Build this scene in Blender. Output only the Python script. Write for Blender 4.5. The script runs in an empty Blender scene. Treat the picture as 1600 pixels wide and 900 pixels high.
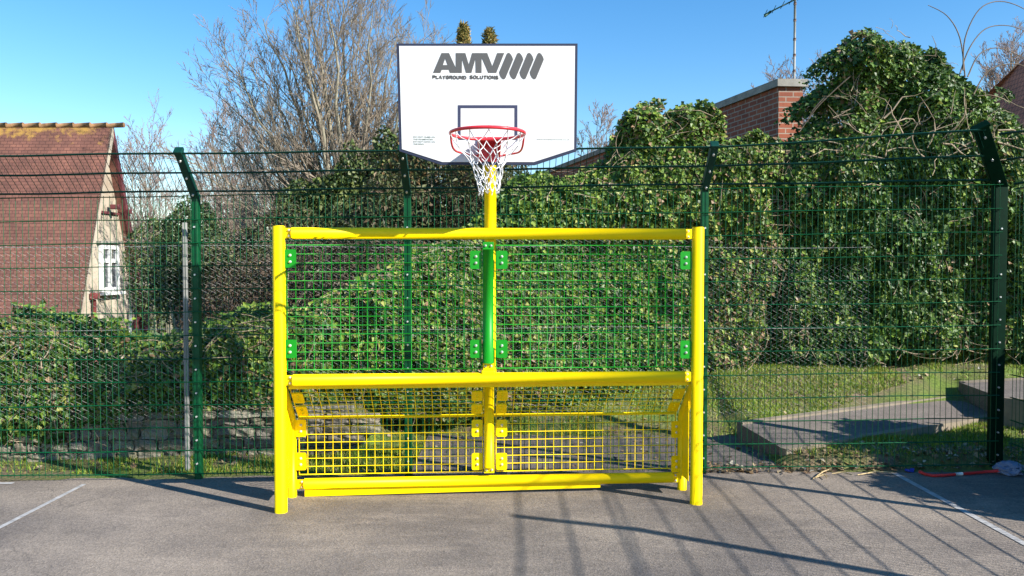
import bpy, bmesh, math, random
import numpy as np
from mathutils import Vector, Matrix, Euler

random.seed(7)
rng = np.random.default_rng(11)
scene = bpy.context.scene
COL = scene.collection
R = math.radians

# ------------------------------------------------------------------ camera
CAM_H = 1.75
F = 1244.0                       # focal length in pixels of the 1600 px photograph
PITCH = math.atan(37.0 / F)
cam_d = bpy.data.cameras.new('camera')
cam = bpy.data.objects.new('camera', cam_d)
COL.objects.link(cam)
cam.location = (0, 0, CAM_H)
cam.rotation_euler = (math.pi / 2 - PITCH, 0, 0)
cam_d.sensor_width = 36
cam_d.lens = F / 1600 * 36
cam_d.clip_start = 0.05
cam_d.clip_end = 2000
scene.camera = cam

# ------------------------------------------------------------------ light
SUN_EL = R(31)
SUN_H = Vector((0.864, -0.504))
SUN_DIR = Vector((SUN_H.x * math.cos(SUN_EL), SUN_H.y * math.cos(SUN_EL), math.sin(SUN_EL)))
world = bpy.data.worlds.new('World')
scene.world = world
world.use_nodes = True
wn = world.node_tree
sky = wn.nodes.new('ShaderNodeTexSky')
sky.sky_type = 'NISHITA'
sky.sun_disc = False
sky.sun_elevation = SUN_EL
sky.sun_rotation = math.atan2(SUN_H.x, SUN_H.y)
sky.air_density = 1.1
sky.dust_density = 0.0
sky.ozone_density = 3.0
bgn = wn.nodes['Background']
hs = wn.nodes.new('ShaderNodeHueSaturation')
hs.inputs['Saturation'].default_value = 1.33
hs.inputs['Hue'].default_value = 0.502
wn.links.new(sky.outputs[0], hs.inputs['Color'])
wn.links.new(hs.outputs[0], bgn.inputs[0])
bgn.inputs[1].default_value = 0.112
sl = bpy.data.lights.new('sun', 'SUN')
sl.energy = 5.0
sl.angle = R(0.5)
sl.color = (1.0, 0.95, 0.86)
so = bpy.data.objects.new('sun', sl)
COL.objects.link(so)
so.rotation_euler = SUN_DIR.to_track_quat('Z', 'Y').to_euler()
scene.view_settings.view_transform = 'Standard'
scene.view_settings.look = 'None'
scene.view_settings.exposure = 0.92
scene.view_settings.gamma = 1.0
scene.view_settings.use_curve_mapping = False

# ------------------------------------------------------------------ pixel <-> world survey helpers
def ray(px, py):
    x = (px - 800) / F
    z = (450 - py) / F
    c, s = math.cos(PITCH), math.sin(PITCH)
    return Vector((x, c + z * s, -s + z * c))

def at(px, py, Y):
    d = ray(px, py)
    t = Y / d.y
    return Vector((d.x * t, Y, CAM_H + d.z * t))

def gnd(px, py, z=0.0):
    d = ray(px, py)
    t = (z - CAM_H) / d.z
    return Vector((d.x * t, d.y * t, z))

# ------------------------------------------------------------------ object helpers
def tag(o, label=None, cat=None, group=None, kind=None):
    if label: o['label'] = label
    if cat: o['category'] = cat
    if group: o['group'] = group
    if kind: o['kind'] = kind
    return o

def empty(name, label, cat, loc=(0, 0, 0), rz=0.0, group=None):
    o = bpy.data.objects.new(name, None)
    o.empty_display_size = 0.2
    COL.objects.link(o)
    o.location = loc
    o.rotation_euler = (0, 0, rz)
    tag(o, label, cat, group)
    return o

class MB:
    """collects geometry for ONE mesh object"""
    def __init__(s):
        s.v = []; s.f = []; s.uv = {}; s.sm = []
    def add(s, vs, fs, smooth=False):
        b = len(s.v)
        s.v += [tuple(p) for p in vs]
        for f in fs:
            s.f.append(tuple(i + b for i in f)); s.sm.append(smooth)
    def box(s, c, d, rot=None):
        hx, hy, hz = d[0] / 2, d[1] / 2, d[2] / 2
        vs = [Vector((x, y, z)) for x in (-hx, hx) for y in (-hy, hy) for z in (-hz, hz)]
        if rot is not None: vs = [rot @ p for p in vs]
        c = Vector(c)
        s.add([p + c for p in vs], [(0, 1, 3, 2), (4, 6, 7, 5), (0, 4, 5, 1), (2, 3, 7, 6), (0, 2, 6, 4), (1, 5, 7, 3)])
    def rbox(s, c, d, b, rot=None):
        """bevelled box"""
        bm = bmesh.new()
        bmesh.ops.create_cube(bm, size=1)
        for v in bm.verts: v.co = Vector((v.co.x * d[0], v.co.y * d[1], v.co.z * d[2]))
        bmesh.ops.bevel(bm, geom=list(bm.edges), offset=b, segments=2, affect='EDGES', profile=0.6)
        bm.verts.index_update()
        vs = [v.co.copy() for v in bm.verts]
        if rot is not None: vs = [rot @ p for p in vs]
        s.add([p + Vector(c) for p in vs], [[v.index for v in f.verts] for f in bm.faces])
        bm.free()
    def tube(s, pts, r, n=8, caps=True, closed=False):
        pts = [Vector(p) for p in pts]
        m = len(pts)
        rs = r if isinstance(r, (list, tuple)) else [r] * m
        vs = []
        prev = None
        for i, p in enumerate(pts):
            if closed:
                t = (pts[(i + 1) % m] - pts[i - 1])
            else:
                t = (pts[min(i + 1, m - 1)] - pts[max(i - 1, 0)])
            if t.length < 1e-9: t = Vector((0, 0, 1))
            t.normalize()
            if prev is None:
                a = Vector((0, 0, 1)) if abs(t.z) < 0.9 else Vector((1, 0, 0))
                u = t.cross(a).normalized()
            else:
                u = (prev - t * prev.dot(t))
                if u.length < 1e-6: u = t.orthogonal()
                u.normalize()
            prev = u
            w = t.cross(u)
            for k in range(n):
                an = 2 * math.pi * k / n
                vs.append(p + (u * math.cos(an) + w * math.sin(an)) * rs[i])
        fs = []
        for i in range(m if closed else m - 1):
            j = (i + 1) % m
            for k in range(n):
                fs.append((i * n + k, j * n + k, j * n + (k + 1) % n, i * n + (k + 1) % n))
        b = len(s.v)
        s.add(vs, fs, n > 4)
        if caps and not closed:
            s.f.append(tuple(b + k for k in reversed(range(n)))); s.sm.append(False)
            s.f.append(tuple(b + (m - 1) * n + k for k in range(n))); s.sm.append(False)
    def prism(s, poly, y0, y1, holes=()):
        """polygon in local x,z extruded in y (poly convex or simple)"""
        bm = bmesh.new()
        loops = [poly] + list(holes)
        edges = []
        for lp in loops:
            vv = [bm.verts.new((x, y0, z)) for x, z in lp]
            for i in range(len(vv)):
                edges.append(bm.edges.new((vv[i], vv[(i + 1) % len(vv)])))
        bmesh.ops.triangle_fill(bm, use_beauty=True, edges=edges)
        ex = bmesh.ops.extrude_face_region(bm, geom=list(bm.faces))
        for g in ex['geom']:
            if isinstance(g, bmesh.types.BMVert): g.co.y = y1
        bmesh.ops.recalc_face_normals(bm, faces=bm.faces)
        bm.verts.index_update()
        s.add([v.co.copy() for v in bm.verts], [[v.index for v in f.verts] for f in bm.faces])
        bm.free()
    def quad_uv(s, a, b, c, d, u, v):
        """a-b is the u direction, a-d the v direction; uv in metres"""
        i = len(s.f)
        s.add([a, b, c, d], [(0, 1, 2, 3)])
        s.uv[i] = [(0, 0), (u, 0), (u, v), (0, v)]
    def build(s, name, mat, parent=None):
        me = bpy.data.meshes.new(name)
        me.from_pydata(s.v, [], s.f)
        me.polygons.foreach_set('use_smooth', s.sm)
        if s.uv:
            ul = me.uv_layers.new(name='UVMap')
            for i, p in enumerate(me.polygons):
                if i in s.uv:
                    for k, li in enumerate(p.loop_indices): ul.data[li].uv = s.uv[i][k]
        me.materials.append(mat)
        me.update()
        o = bpy.data.objects.new(name, me)
        COL.objects.link(o)
        if parent: o.parent = parent
        return o

def np_mesh(name, V, Fq, mat, parent=None, col=None, smooth=False):
    """V (N,3) float, Fq (M,k) int"""
    me = bpy.data.meshes.new(name)
    k = Fq.shape[1]
    me.vertices.add(len(V)); me.vertices.foreach_set('co', V.astype(np.float32).ravel())
    me.loops.add(Fq.size); me.loops.foreach_set('vertex_index', Fq.astype(np.int32).ravel())
    me.polygons.add(len(Fq))
    me.polygons.foreach_set('loop_start', np.arange(0, Fq.size, k, dtype=np.int32))
    me.polygons.foreach_set('use_smooth', np.full(len(Fq), smooth))
    if col is not None:
        ca = me.color_attributes.new('tint', 'FLOAT_COLOR', 'POINT')
        c4 = np.ones((len(V), 4), np.float32); c4[:, :3] = col
        ca.data.foreach_set('color', c4.ravel())
    me.materials.append(mat)
    me.update(calc_edges=True)
    me.validate()
    o = bpy.data.objects.new(name, me)
    COL.objects.link(o)
    if parent: o.parent = parent
    return o

# ------------------------------------------------------------------ materials
def new_mat(name):
    m = bpy.data.materials.new(name); m.use_nodes = True
    nt = m.node_tree
    return m, nt, nt.nodes['Principled BSDF'], nt.links

def N(nt, t, **kw):
    n = nt.nodes.new(t)
    for k, v in kw.items():
        if k in n.inputs: n.inputs[k].default_value = v
        else: setattr(n, k, v)
    return n

def ramp(nt, src, stops, links):
    r = nt.nodes.new('ShaderNodeValToRGB')
    e = r.color_ramp.elements
    e[0].position, e[0].color = stops[0][0], (*stops[0][1], 1)
    e[1].position, e[1].color = stops[-1][0], (*stops[-1][1], 1)
    for p, c in stops[1:-1]:
        q = e.new(p); q.color = (*c, 1)
    links.new(src, r.inputs[0])
    return r

def noise(nt, L, scale, detail=4, rough=0.55, coord='Object', vec=None):
    n = nt.nodes.new('ShaderNodeTexNoise')
    n.inputs['Scale'].default_value = scale
    n.inputs['Detail'].default_value = detail
    n.inputs['Roughness'].default_value = rough
    if vec is None:
        tc = nt.nodes.new('ShaderNodeTexCoord'); vec = tc.outputs[coord]
    L.new(vec, n.inputs['Vector'])
    return n

def bump(nt, L, src, bsdf, strength, dist=0.01):
    b = nt.nodes.new('ShaderNodeBump')
    b.inputs['Strength'].default_value = strength
    b.inputs['Distance'].default_value = dist
    L.new(src, b.inputs['Height']); L.new(b.outputs[0], bsdf.inputs['Normal'])
    return b

def mix(nt, L, fac, a, b, mode='MIX'):
    m = nt.nodes.new('ShaderNodeMix'); m.data_type = 'RGBA'; m.blend_type = mode
    for s, v in ((0, fac), (6, a), (7, b)):
        if hasattr(v, 'is_linked') or hasattr(v, 'links'): L.new(v, m.inputs[s])
        elif s == 0: m.inputs[0].default_value = v
        else: m.inputs[s].default_value = (*v, 1)
    return m.outputs[2]

def paint(name, c, rough=0.35, var=0.12, scale=14, bmp=0.05, coat=0.0, metal=0.0, spec=0.35):
    m, nt, b, L = new_mat(name)
    n = noise(nt, L, scale, 5)
    d = tuple(x * (1 - var) for x in c); u = tuple(min(1, x * (1 + var * .5)) for x in c)
    r = ramp(nt, n.outputs[0], [(0.3, d), (0.7, u)], L)
    L.new(r.outputs[0], b.inputs['Base Color'])
    b.inputs['Roughness'].default_value = rough
    b.inputs['Metallic'].default_value = metal
    b.inputs['Coat Weight'].default_value = coat
    b.inputs['Specular IOR Level'].default_value = spec
    n2 = noise(nt, L, scale * 9, 3)
    bump(nt, L, n2.outputs[0], b, bmp, 0.004)
    return m

M = {}
M['yellow'] = paint('yellow_powder_coat', (0.96, 0.68, 0.0), 0.42, 0.05, 9, 0.04, 0.0, 0, 0.2)
M['green'] = paint('bright_green_powder_coat', (0.006, 0.27, 0.010), 0.45, 0.08, 9, 0.04, 0.0)
M['fence'] = paint('dark_green_fence_coat', (0.002, 0.075, 0.025), 0.42, 0.2, 20, 0.05, 0.0, 0, 0.25)
M['fence_arm'] = paint('dark_teal_arm_coat', (0.004, 0.042, 0.028), 0.42, 0.2, 20, 0.05, 0.0, 0, 0.25)
M['corner'] = paint('fence_green_with_painted_shade', (0.001, 0.018, 0.008), 0.55, 0.2, 20, 0.05, 0.0, 0, 0.08)  # fence green darkened so the corner post carries its shade in the colour
M['red'] = paint('red_hoop_paint', (0.72, 0.035, 0.05), 0.3, 0.1, 12, 0.03, 0.2)
M['board'] = paint('white_board_face', (0.66, 0.66, 0.655), 0.5, 0.02, 5, 0.01)
M['board_edge'] = paint('slate_board_edge', (0.022, 0.028, 0.06), 0.5, 0.1)
M['square'] = paint('slate_line_print', (0.035, 0.042, 0.09), 0.6, 0.05)
M['logo'] = paint('grey_logo_print', (0.085, 0.085, 0.085), 0.6, 0.02)
M['small_print'] = paint('small_print_grey', (0.12, 0.16, 0.13), 0.6, 0.02)
M['bolt'] = paint('zinc_bolt', (0.75, 0.75, 0.73), 0.3, 0.1, 30, 0.02, 0, 0.55)
M['net'] = paint('white_net_cord', (0.85, 0.84, 0.84), 0.7, 0.05, 30, 0.1)
M['galv'] = paint('galvanised_wire', (0.42, 0.42, 0.38), 0.6, 0.35, 8, 0.1, 0, 0.1)
M['post_white'] = paint('pale_steel_post', (0.30, 0.30, 0.28), 0.55, 0.25, 8, 0.15)
M['line'] = paint('worn_white_line', (0.42, 0.41, 0.40), 0.8, 0.35, 18, 0.3)
M['wood_white'] = paint('white_window_paint', (0.75, 0.75, 0.73), 0.5, 0.05)
M['maroon'] = paint('maroon_bargeboard', (0.16, 0.045, 0.05), 0.55, 0.2)
M['pipe'] = paint('maroon_pipe', (0.2, 0.05, 0.05), 0.4, 0.2)
M['lead'] = paint('grey_render', (0.32, 0.33, 0.33), 0.8, 0.2, 3, 0.2)
M['coping'] = paint('weathered_coping', (0.30, 0.28, 0.24), 0.85, 0.35, 6, 0.5)
M['stick'] = paint('red_plastic', (0.65, 0.03, 0.03), 0.35, 0.1)
M['straw'] = paint('dry_straw', (0.5, 0.38, 0.2), 0.8, 0.3, 40, 0.2)
M['blue'] = paint('blue_plastic', (0.03, 0.06, 0.4), 0.4, 0.1)
M['concrete_edge'] = paint('concrete_edging', (0.26, 0.215, 0.16), 0.9, 0.25, 8, 0.6)
M['mortar'] = paint('lime_mortar', (0.26, 0.24, 0.20), 0.95, 0.3, 6, 0.8)

def m_glass():
    m, nt, b, L = new_mat('dark_window_glass')
    b.inputs['Base Color'].default_value = (0.05, 0.06, 0.07, 1)
    b.inputs['Roughness'].default_value = 0.08
    b.inputs['Specular IOR Level'].default_value = 0.8
    return m
M['glass'] = m_glass()

def m_render():
    m, nt, b, L = new_mat('stained_cream_render')
    n = noise(nt, L, 0.9, 6, 0.65)
    r = ramp(nt, n.outputs[0], [(0.3, (0.26, 0.19, 0.13)), (0.5, (0.42, 0.355, 0.27)), (0.75, (0.50, 0.44, 0.35))], L)
    L.new(r.outputs[0], b.inputs['Base Color'])
    b.inputs['Roughness'].default_value = 0.9
    n2 = noise(nt, L, 25, 4); bump(nt, L, n2.outputs[0], b, 0.4, 0.02)
    return m
M['render'] = m_render()

def m_asphalt(name, lo, hi, dust):
    m, nt, b, L = new_mat(name)
    tc = nt.nodes.new('ShaderNodeTexCoord'); v = tc.outputs['Object']
    big = noise(nt, L, 0.55, 6, 0.6, vec=v)
    mid = noise(nt, L, 3.2, 7, 0.7, vec=v)
    fine = noise(nt, L, 150, 3, 0.6, vec=v)
    grain = nt.nodes.new('ShaderNodeTexVoronoi'); grain.inputs['Scale'].default_value = 95
    L.new(v, grain.inputs['Vector'])
    base = ramp(nt, mid.outputs[0], [(0.3, lo), (0.7, hi)], L)
    dm = ramp(nt, big.outputs[0], [(0.44, (0, 0, 0)), (0.62, (1, 1, 1))], L)
    c1 = mix(nt, L, dm.outputs[0], base.outputs[0], dust)
    # streaky scuffs
    mp = nt.nodes.new('ShaderNodeMapping'); mp.inputs['Scale'].default_value = (0.7, 2.6, 1)
    mp.inputs['Rotation'].default_value = (0, 0, 0.35)
    L.new(v, mp.inputs[0])
    sc = noise(nt, L, 1.6, 9, 0.72, vec=mp.outputs[0])
    sm = ramp(nt, sc.outputs[0], [(0.50, (0, 0, 0)), (0.70, (0.5, 0.5, 0.5))], L)
    c2 = mix(nt, L, sm.outputs[0], c1, tuple(min(1, x * 1.35) for x in dust))
    # dark small stains
    st = noise(nt, L, 2.3, 8, 0.75, vec=v)
    stm = ramp(nt, st.outputs[0], [(0.27, (0.6, 0.6, 0.6)), (0.36, (0, 0, 0))], L)
    c3 = mix(nt, L, stm.outputs[0], c2, tuple(x * .5 for x in lo))
    wv = nt.nodes.new('ShaderNodeVectorMath'); wv.operation = 'MULTIPLY_ADD'
    wv.inputs[1].default_value = (.35, .35, .35)
    L.new(mid.outputs['Color'], wv.inputs[0]); L.new(v, wv.inputs[2])
    ck = nt.nodes.new('ShaderNodeTexVoronoi'); ck.feature = 'DISTANCE_TO_EDGE'; ck.inputs['Scale'].default_value = .55
    L.new(wv.outputs[0], ck.inputs['Vector'])
    cm = ramp(nt, ck.outputs['Distance'], [(0.0, (0.55, 0.55, 0.55)), (0.004, (0, 0, 0))], L)
    cn = ramp(nt, big.outputs[0], [(0.47, (0, 0, 0)), (0.55, (1, 1, 1))], L)
    cmul = mix(nt, L, 1.0, cm.outputs[0], cn.outputs[0], 'MULTIPLY')
    c3 = mix(nt, L, cmul, c3, (0.05, 0.045, 0.04))
    g = ramp(nt, grain.outputs['Color'], [(0.1, (0.62, 0.62, 0.62)), (0.9, (1.3, 1.3, 1.3))], L)
    c4 = mix(nt, L, 0.75, c3, g.outputs[0], 'MULTIPLY')
    L.new(c4, b.inputs['Base Color'])
    b.inputs['Roughness'].default_value = 0.88
    ad = nt.nodes.new('ShaderNodeMath'); ad.operation = 'ADD'
    L.new(grain.outputs['Distance'], ad.inputs[0]); L.new(fine.outputs[0], ad.inputs[1])
    bump(nt, L, ad.outputs[0], b, 0.45, 0.006)
    return m
M['asphalt'] = m_asphalt('worn_court_asphalt', (0.130, 0.108, 0.093), (0.178, 0.150, 0.130), (0.27, 0.222, 0.178))
M['asphalt2'] = m_asphalt('path_asphalt', (0.105, 0.088, 0.08), (0.15, 0.128, 0.115), (0.19, 0.16, 0.135))

def m_soil():
    m, nt, b, L = new_mat('grassy_soil')
    n = noise(nt, L, 1.3, 7, 0.65)
    r = ramp(nt, n.outputs[0], [(0.38, (0.19, 0.135, 0.085)), (0.47, (0.15, 0.15, 0.05)), (0.60, (0.13, 0.19, 0.025))], L)
    n2 = noise(nt, L, 22, 6, 0.7)
    r2 = ramp(nt, n2.outputs[0], [(0.3, (0.5, 0.5, 0.5)), (0.7, (1.35, 1.35, 1.35))], L)
    L.new(mix(nt, L, 1.0, r.outputs[0], r2.outputs[0], 'MULTIPLY'), b.inputs['Base Color'])
    b.inputs['Roughness'].default_value = 0.95
    bump(nt, L, n2.outputs[0], b, 0.8, 0.03)
    return m
M['soil'] = m_soil()

def m_tint(name, rough, trans, spec=0.5, noise_amt=0.0):
    m, nt, b, L = new_mat(name)
    a = nt.nodes.new('ShaderNodeVertexColor'); a.layer_name = 'tint'
    L.new(a.outputs[0], b.inputs['Base Color'])
    b.inputs['Roughness'].default_value = rough
    b.inputs['Specular IOR Level'].default_value = spec
    if trans > 0:
        t = nt.nodes.new('ShaderNodeBsdfTranslucent')
        L.new(a.outputs[0], t.inputs[0])
        mx = nt.nodes.new('ShaderNodeMixShader'); mx.inputs[0].default_value = trans
        L.new(b.outputs[0], mx.inputs[1]); L.new(t.outputs[0], mx.inputs[2])
        L.new(mx.outputs[0], nt.nodes['Material Output'].inputs[0])
    return m
M['ivy'] = m_tint('glossy_ivy_leaf', 0.48, 0.18, 0.4)
M['foliage'] = m_tint('matt_leaf', 0.6, 0.2)
M['grass'] = m_tint('grass_blade', 0.6, 0.3)
M['stone'] = m_tint('rubble_stone_plain', 0.9, 0)

def m_stone():
    m, nt, b, L = new_mat('rubble_stone')
    a = nt.nodes.new('ShaderNodeVertexColor'); a.layer_name = 'tint'
    n = noise(nt, L, 14, 7, 0.7)
    r = ramp(nt, n.outputs[0], [(0.25, (0.55, 0.52, 0.48)), (0.7, (1.2, 1.2, 1.2))], L)
    L.new(mix(nt, L, 1.0, a.outputs[0], r.outputs[0], 'MULTIPLY'), b.inputs['Base Color'])
    b.inputs['Roughness'].default_value = 0.93
    bump(nt, L, n.outputs[0], b, 0.9, 0.02)
    return m
M['stone'] = m_stone()

def m_bark(name, lo, hi, scale=6):
    m, nt, b, L = new_mat(name)
    n = noise(nt, L, scale, 6, 0.7)
    r = ramp(nt, n.outputs[0], [(0.3, lo), (0.7, hi)], L)
    L.new(r.outputs[0], b.inputs['Base Color'])
    b.inputs['Roughness'].default_value = 0.9
    bump(nt, L, n.outputs[0], b, 0.7, 0.02)
    return m
M['bark'] = m_bark('grey_brown_bark', (0.16, 0.14, 0.10), (0.36, 0.33, 0.24))
M['twig'] = m_bark('winter_twigs', (0.20, 0.155, 0.115), (0.36, 0.295, 0.22))
M['twig_far'] = m_bark('far_winter_twigs', (0.24, 0.17, 0.14), (0.36, 0.27, 0.23), 1)
M['cane'] = m_bark('brown_bramble_cane', (0.10, 0.075, 0.05), (0.20, 0.15, 0.11))
M['vine'] = m_bark('pale_dry_vine', (0.20, 0.145, 0.09), (0.45, 0.35, 0.24), 9)

def m_brick(name, c1, c2, mortar, bw, bh, ms, squash=1.0, lichen=False, bmp=0.6):
    m, nt, b, L = new_mat(name)
    uv = nt.nodes.new('ShaderNodeUVMap'); uv.uv_map = 'UVMap'
    t = nt.nodes.new('ShaderNodeTexBrick')
    t.inputs['Scale'].default_value = 1
    t.inputs['Brick Width'].default_value = bw
    t.inputs['Row Height'].default_value = bh
    t.inputs['Mortar Size'].default_value = ms
    t.inputs['Mortar Smooth'].default_value = 0.2
    t.inputs['Bias'].default_value = 0.0
    t.inputs['Color1'].default_value = (*c1, 1); t.inputs['Color2'].default_value = (*c2, 1)
    t.inputs['Mortar'].default_value = (*mortar, 1)
    L.new(uv.outputs[0], t.inputs['Vector'])
    n = noise(nt, L, 1.1, 7, 0.7, vec=uv.outputs[0])
    r = ramp(nt, n.outputs[0], [(0.3, (0.6, 0.6, 0.6)), (0.7, (1.3, 1.25, 1.2))], L)
    c = mix(nt, L, 1.0, t.outputs[0], r.outputs[0], 'MULTIPLY')
    if lichen:
        sep = nt.nodes.new('ShaderNodeSeparateXYZ'); L.new(uv.outputs[0], sep.inputs[0])
        mr = nt.nodes.new('ShaderNodeMapRange')
        mr.inputs['From Min'].default_value = lichen[0]; mr.inputs['From Max'].default_value = lichen[1]
        L.new(sep.outputs[1], mr.inputs[0])
        n3 = noise(nt, L, 2.4, 8, 0.75, vec=uv.outputs[0])
        mm = nt.nodes.new('ShaderNodeMath'); mm.operation = 'MULTIPLY_ADD'; mm.inputs[1].default_value = .36
        L.new(mr.outputs[0], mm.inputs[0]); L.new(n3.outputs[0], mm.inputs[2])
        rr = ramp(nt, mm.outputs[0], [(0.98, (0, 0, 0)), (1.2, (0.85, 0.85, 0.85))], L)
        rr.color_ramp.elements[0].position = 0.78
        rr.color_ramp.elements[1].position = 0.90
        dv = nt.nodes.new('ShaderNodeMath'); dv.operation = 'MULTIPLY'; dv.inputs[1].default_value = 1.0
        L.new(mm.outputs[0], dv.inputs[0]); L.new(dv.outputs[0], rr.inputs[0])
        c = mix(nt, L, rr.outputs[0], c, (0.42, 0.24, 0.05))
        n4 = noise(nt, L, 6, 4, 0.8, vec=uv.outputs[0])
        r4 = ramp(nt, n4.outputs[0], [(0.70, (0, 0, 0)), (0.76, (0.7, 0.7, 0.7))], L)
        c = mix(nt, L, r4.outputs[0], c, (0.40, 0.17, 0.10))
    L.new(c, b.inputs['Base Color'])
    b.inputs['Roughness'].default_value = 0.85
    inv = nt.nodes.new('ShaderNodeMath'); inv.operation = 'SUBTRACT'; inv.inputs[0].default_value = 1
    L.new(t.outputs['Fac'], inv.inputs[1])
    ad = nt.nodes.new('ShaderNodeMath'); ad.operation = 'ADD'
    L.new(inv.outputs[0], ad.inputs[0]); L.new(n.outputs[0], ad.inputs[1])
    bump(nt, L, ad.outputs[0], b, bmp, 0.02)
    return m
M['brick'] = m_brick('red_brick', (0.33, 0.095, 0.045), (0.24, 0.065, 0.035), (0.36, 0.28, 0.22), 0.225, 0.078, 0.010)
M['tiles'] = m_brick('clay_roof_tiles', (0.225, 0.098, 0.070), (0.165, 0.072, 0.055), (0.10, 0.040, 0.032), 0.16, 0.085, 0.008, lichen=(3.7, 4.95))
M['tiles_far'] = m_brick('distant_clay_tiles', (0.34, 0.14, 0.10), (0.27, 0.11, 0.08), (0.14, 0.06, 0.05), 0.2, 0.25, 0.02)

# ------------------------------------------------------------------ ground
def sstep(t):
    t = np.clip(t, 0, 1); return t * t * (3 - 2 * t)

WALL_A = (-6.2, 6.86); WALL_B = (-1.50, 7.40)
def wall_y(x):
    t = (x - WALL_A[0]) / (WALL_B[0] - WALL_A[0])
    return WALL_A[1] + (WALL_B[1] - WALL_A[1]) * t

def height(x, y):
    x = np.asarray(x, float); y = np.asarray(y, float)
    right = 0.40 * sstep((y - 8.0) / 1.7) + 0.115 * sstep((y - 6.68) / 0.16) * sstep((x - 2.30) / 0.15)
    left = 0.36 * ((y - wall_y(x)) > 0.17)
    k = sstep((x + 1.62) / 0.4)
    h = left * (1 - k) + right * k
    fall = 2.2 * sstep((y - 10.5) / 9) * (1 - sstep((x - 2) / 6))
    bumps = 0.02 * (np.sin(x * 3.1 + y * 2.3) + np.sin(x * 7.7 - y * 5.1) * 0.5) * sstep((y - 6.9) / 0.6) * (1 - ((x > -1.2) & (x < 2.3) & (y < 8.0)) * 1.0)
    edge = -0.03 * sstep((y - 6.2) / 0.2) * 0
    return h - fall + bumps + edge - 0.004

xs = np.concatenate([np.arange(-300, -20, 20), np.arange(-20, -7, 1.0), np.arange(-7, 8, 0.1), np.arange(8, 20, 1.0), np.arange(20, 320, 20)])
ys = np.concatenate([np.arange(-60, -8, 8), np.arange(-8, 6, 1.0), np.arange(6, 12, 0.08), np.arange(12, 30, 1.0), np.arange(30, 620, 30)])
X, Y = np.meshgrid(xs, ys)
Z = height(X, Y)
V = np.stack([X.ravel(), Y.ravel(), Z.ravel()], 1)
nx, ny = len(xs), len(ys)
i = np.arange(nx - 1)[None, :] + nx * np.arange(ny - 1)[:, None]
i = i.ravel()
Fq = np.stack([i, i + 1, i + nx + 1, i + nx], 1)
tag(np_mesh('ground', V, Fq, M['soil'], smooth=True), kind='structure')

# court surface, ragged far edge just beyond the fence line
def fence_y(x):
    return 6.42 + (x + 2.56) / (4.13 + 2.56) * 0.30
def court_edge(x):
    return fence_y(x) + 0.06 + 0.035 * math.sin(x * 5.1) + 0.02 * math.sin(x * 17.3)
mb = MB()
xc = [(-14 + 0.1 * k) for k in range(int(21.5 / 0.1))]
for a, b_ in zip(xc[:-1], xc[1:]):
    mb.add([(a, -12, 0), (b_, -12, 0), (b_, court_edge(b_), 0), (a, court_edge(a), 0)], [(0, 1, 2, 3)])
tag(mb.build('court_surface', M['asphalt']), kind='structure')
# painted court lines, 4 mm up
mb = MB()
def strip(x0, y0, x1, y1, w):
    d = Vector((x1 - x0, y1 - y0)).normalized(); n_ = Vector((-d.y, d.x)) * w / 2
    mb.add([(x0 - n_.x, y0 - n_.y, .004), (x1 - n_.x, y1 - n_.y, .004), (x1 + n_.x, y1 + n_.y, .004), (x0 + n_.x, y0 + n_.y, .004)], [(0, 1, 2, 3)])
strip(-3.42, -6, -3.40, 6.28, 0.038)
strip(3.24, -6, 3.20, 6.62, 0.05)
strip(-9, 6.20, -3.98, 6.31, 0.04)
tag(mb.build('court_line', M['line']), kind='structure')
# path of tarmac beyond the fence
mb = MB()
pp = []
for k in range(41):
    x = -0.85 + 3.35 * k / 40
    pp.append((x, court_edge(x) - .02, 8.02 + 0.05 * math.sin(x * 6) + 0.03 * math.sin(x * 15)))
for a, b_ in zip(pp[:-1], pp[1:]):
    mb.add([(a[0], a[1], .004), (b_[0], b_[1], .004), (b_[0], b_[2], .014), (a[0], a[2], .014)], [(0, 1, 2, 3)])
tag(mb.build('path', M['asphalt2']), kind='structure')

# ------------------------------------------------------------------ scatter helpers
def sine_noise(p, f, seed=0):
    r = np.random.default_rng(seed)
    o = np.zeros(len(p))
    for k in range(6):
        d = r.normal(size=3); d /= np.linalg.norm(d)
        o += np.sin(p @ d * f * (0.7 + 0.25 * k) * 2 + r.uniform(0, 6.28)) / (1 + 0.25 * k)
    return o / 3.2

def norm(a):
    return a / np.maximum(np.linalg.norm(a, axis=1, keepdims=True), 1e-9)

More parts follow.
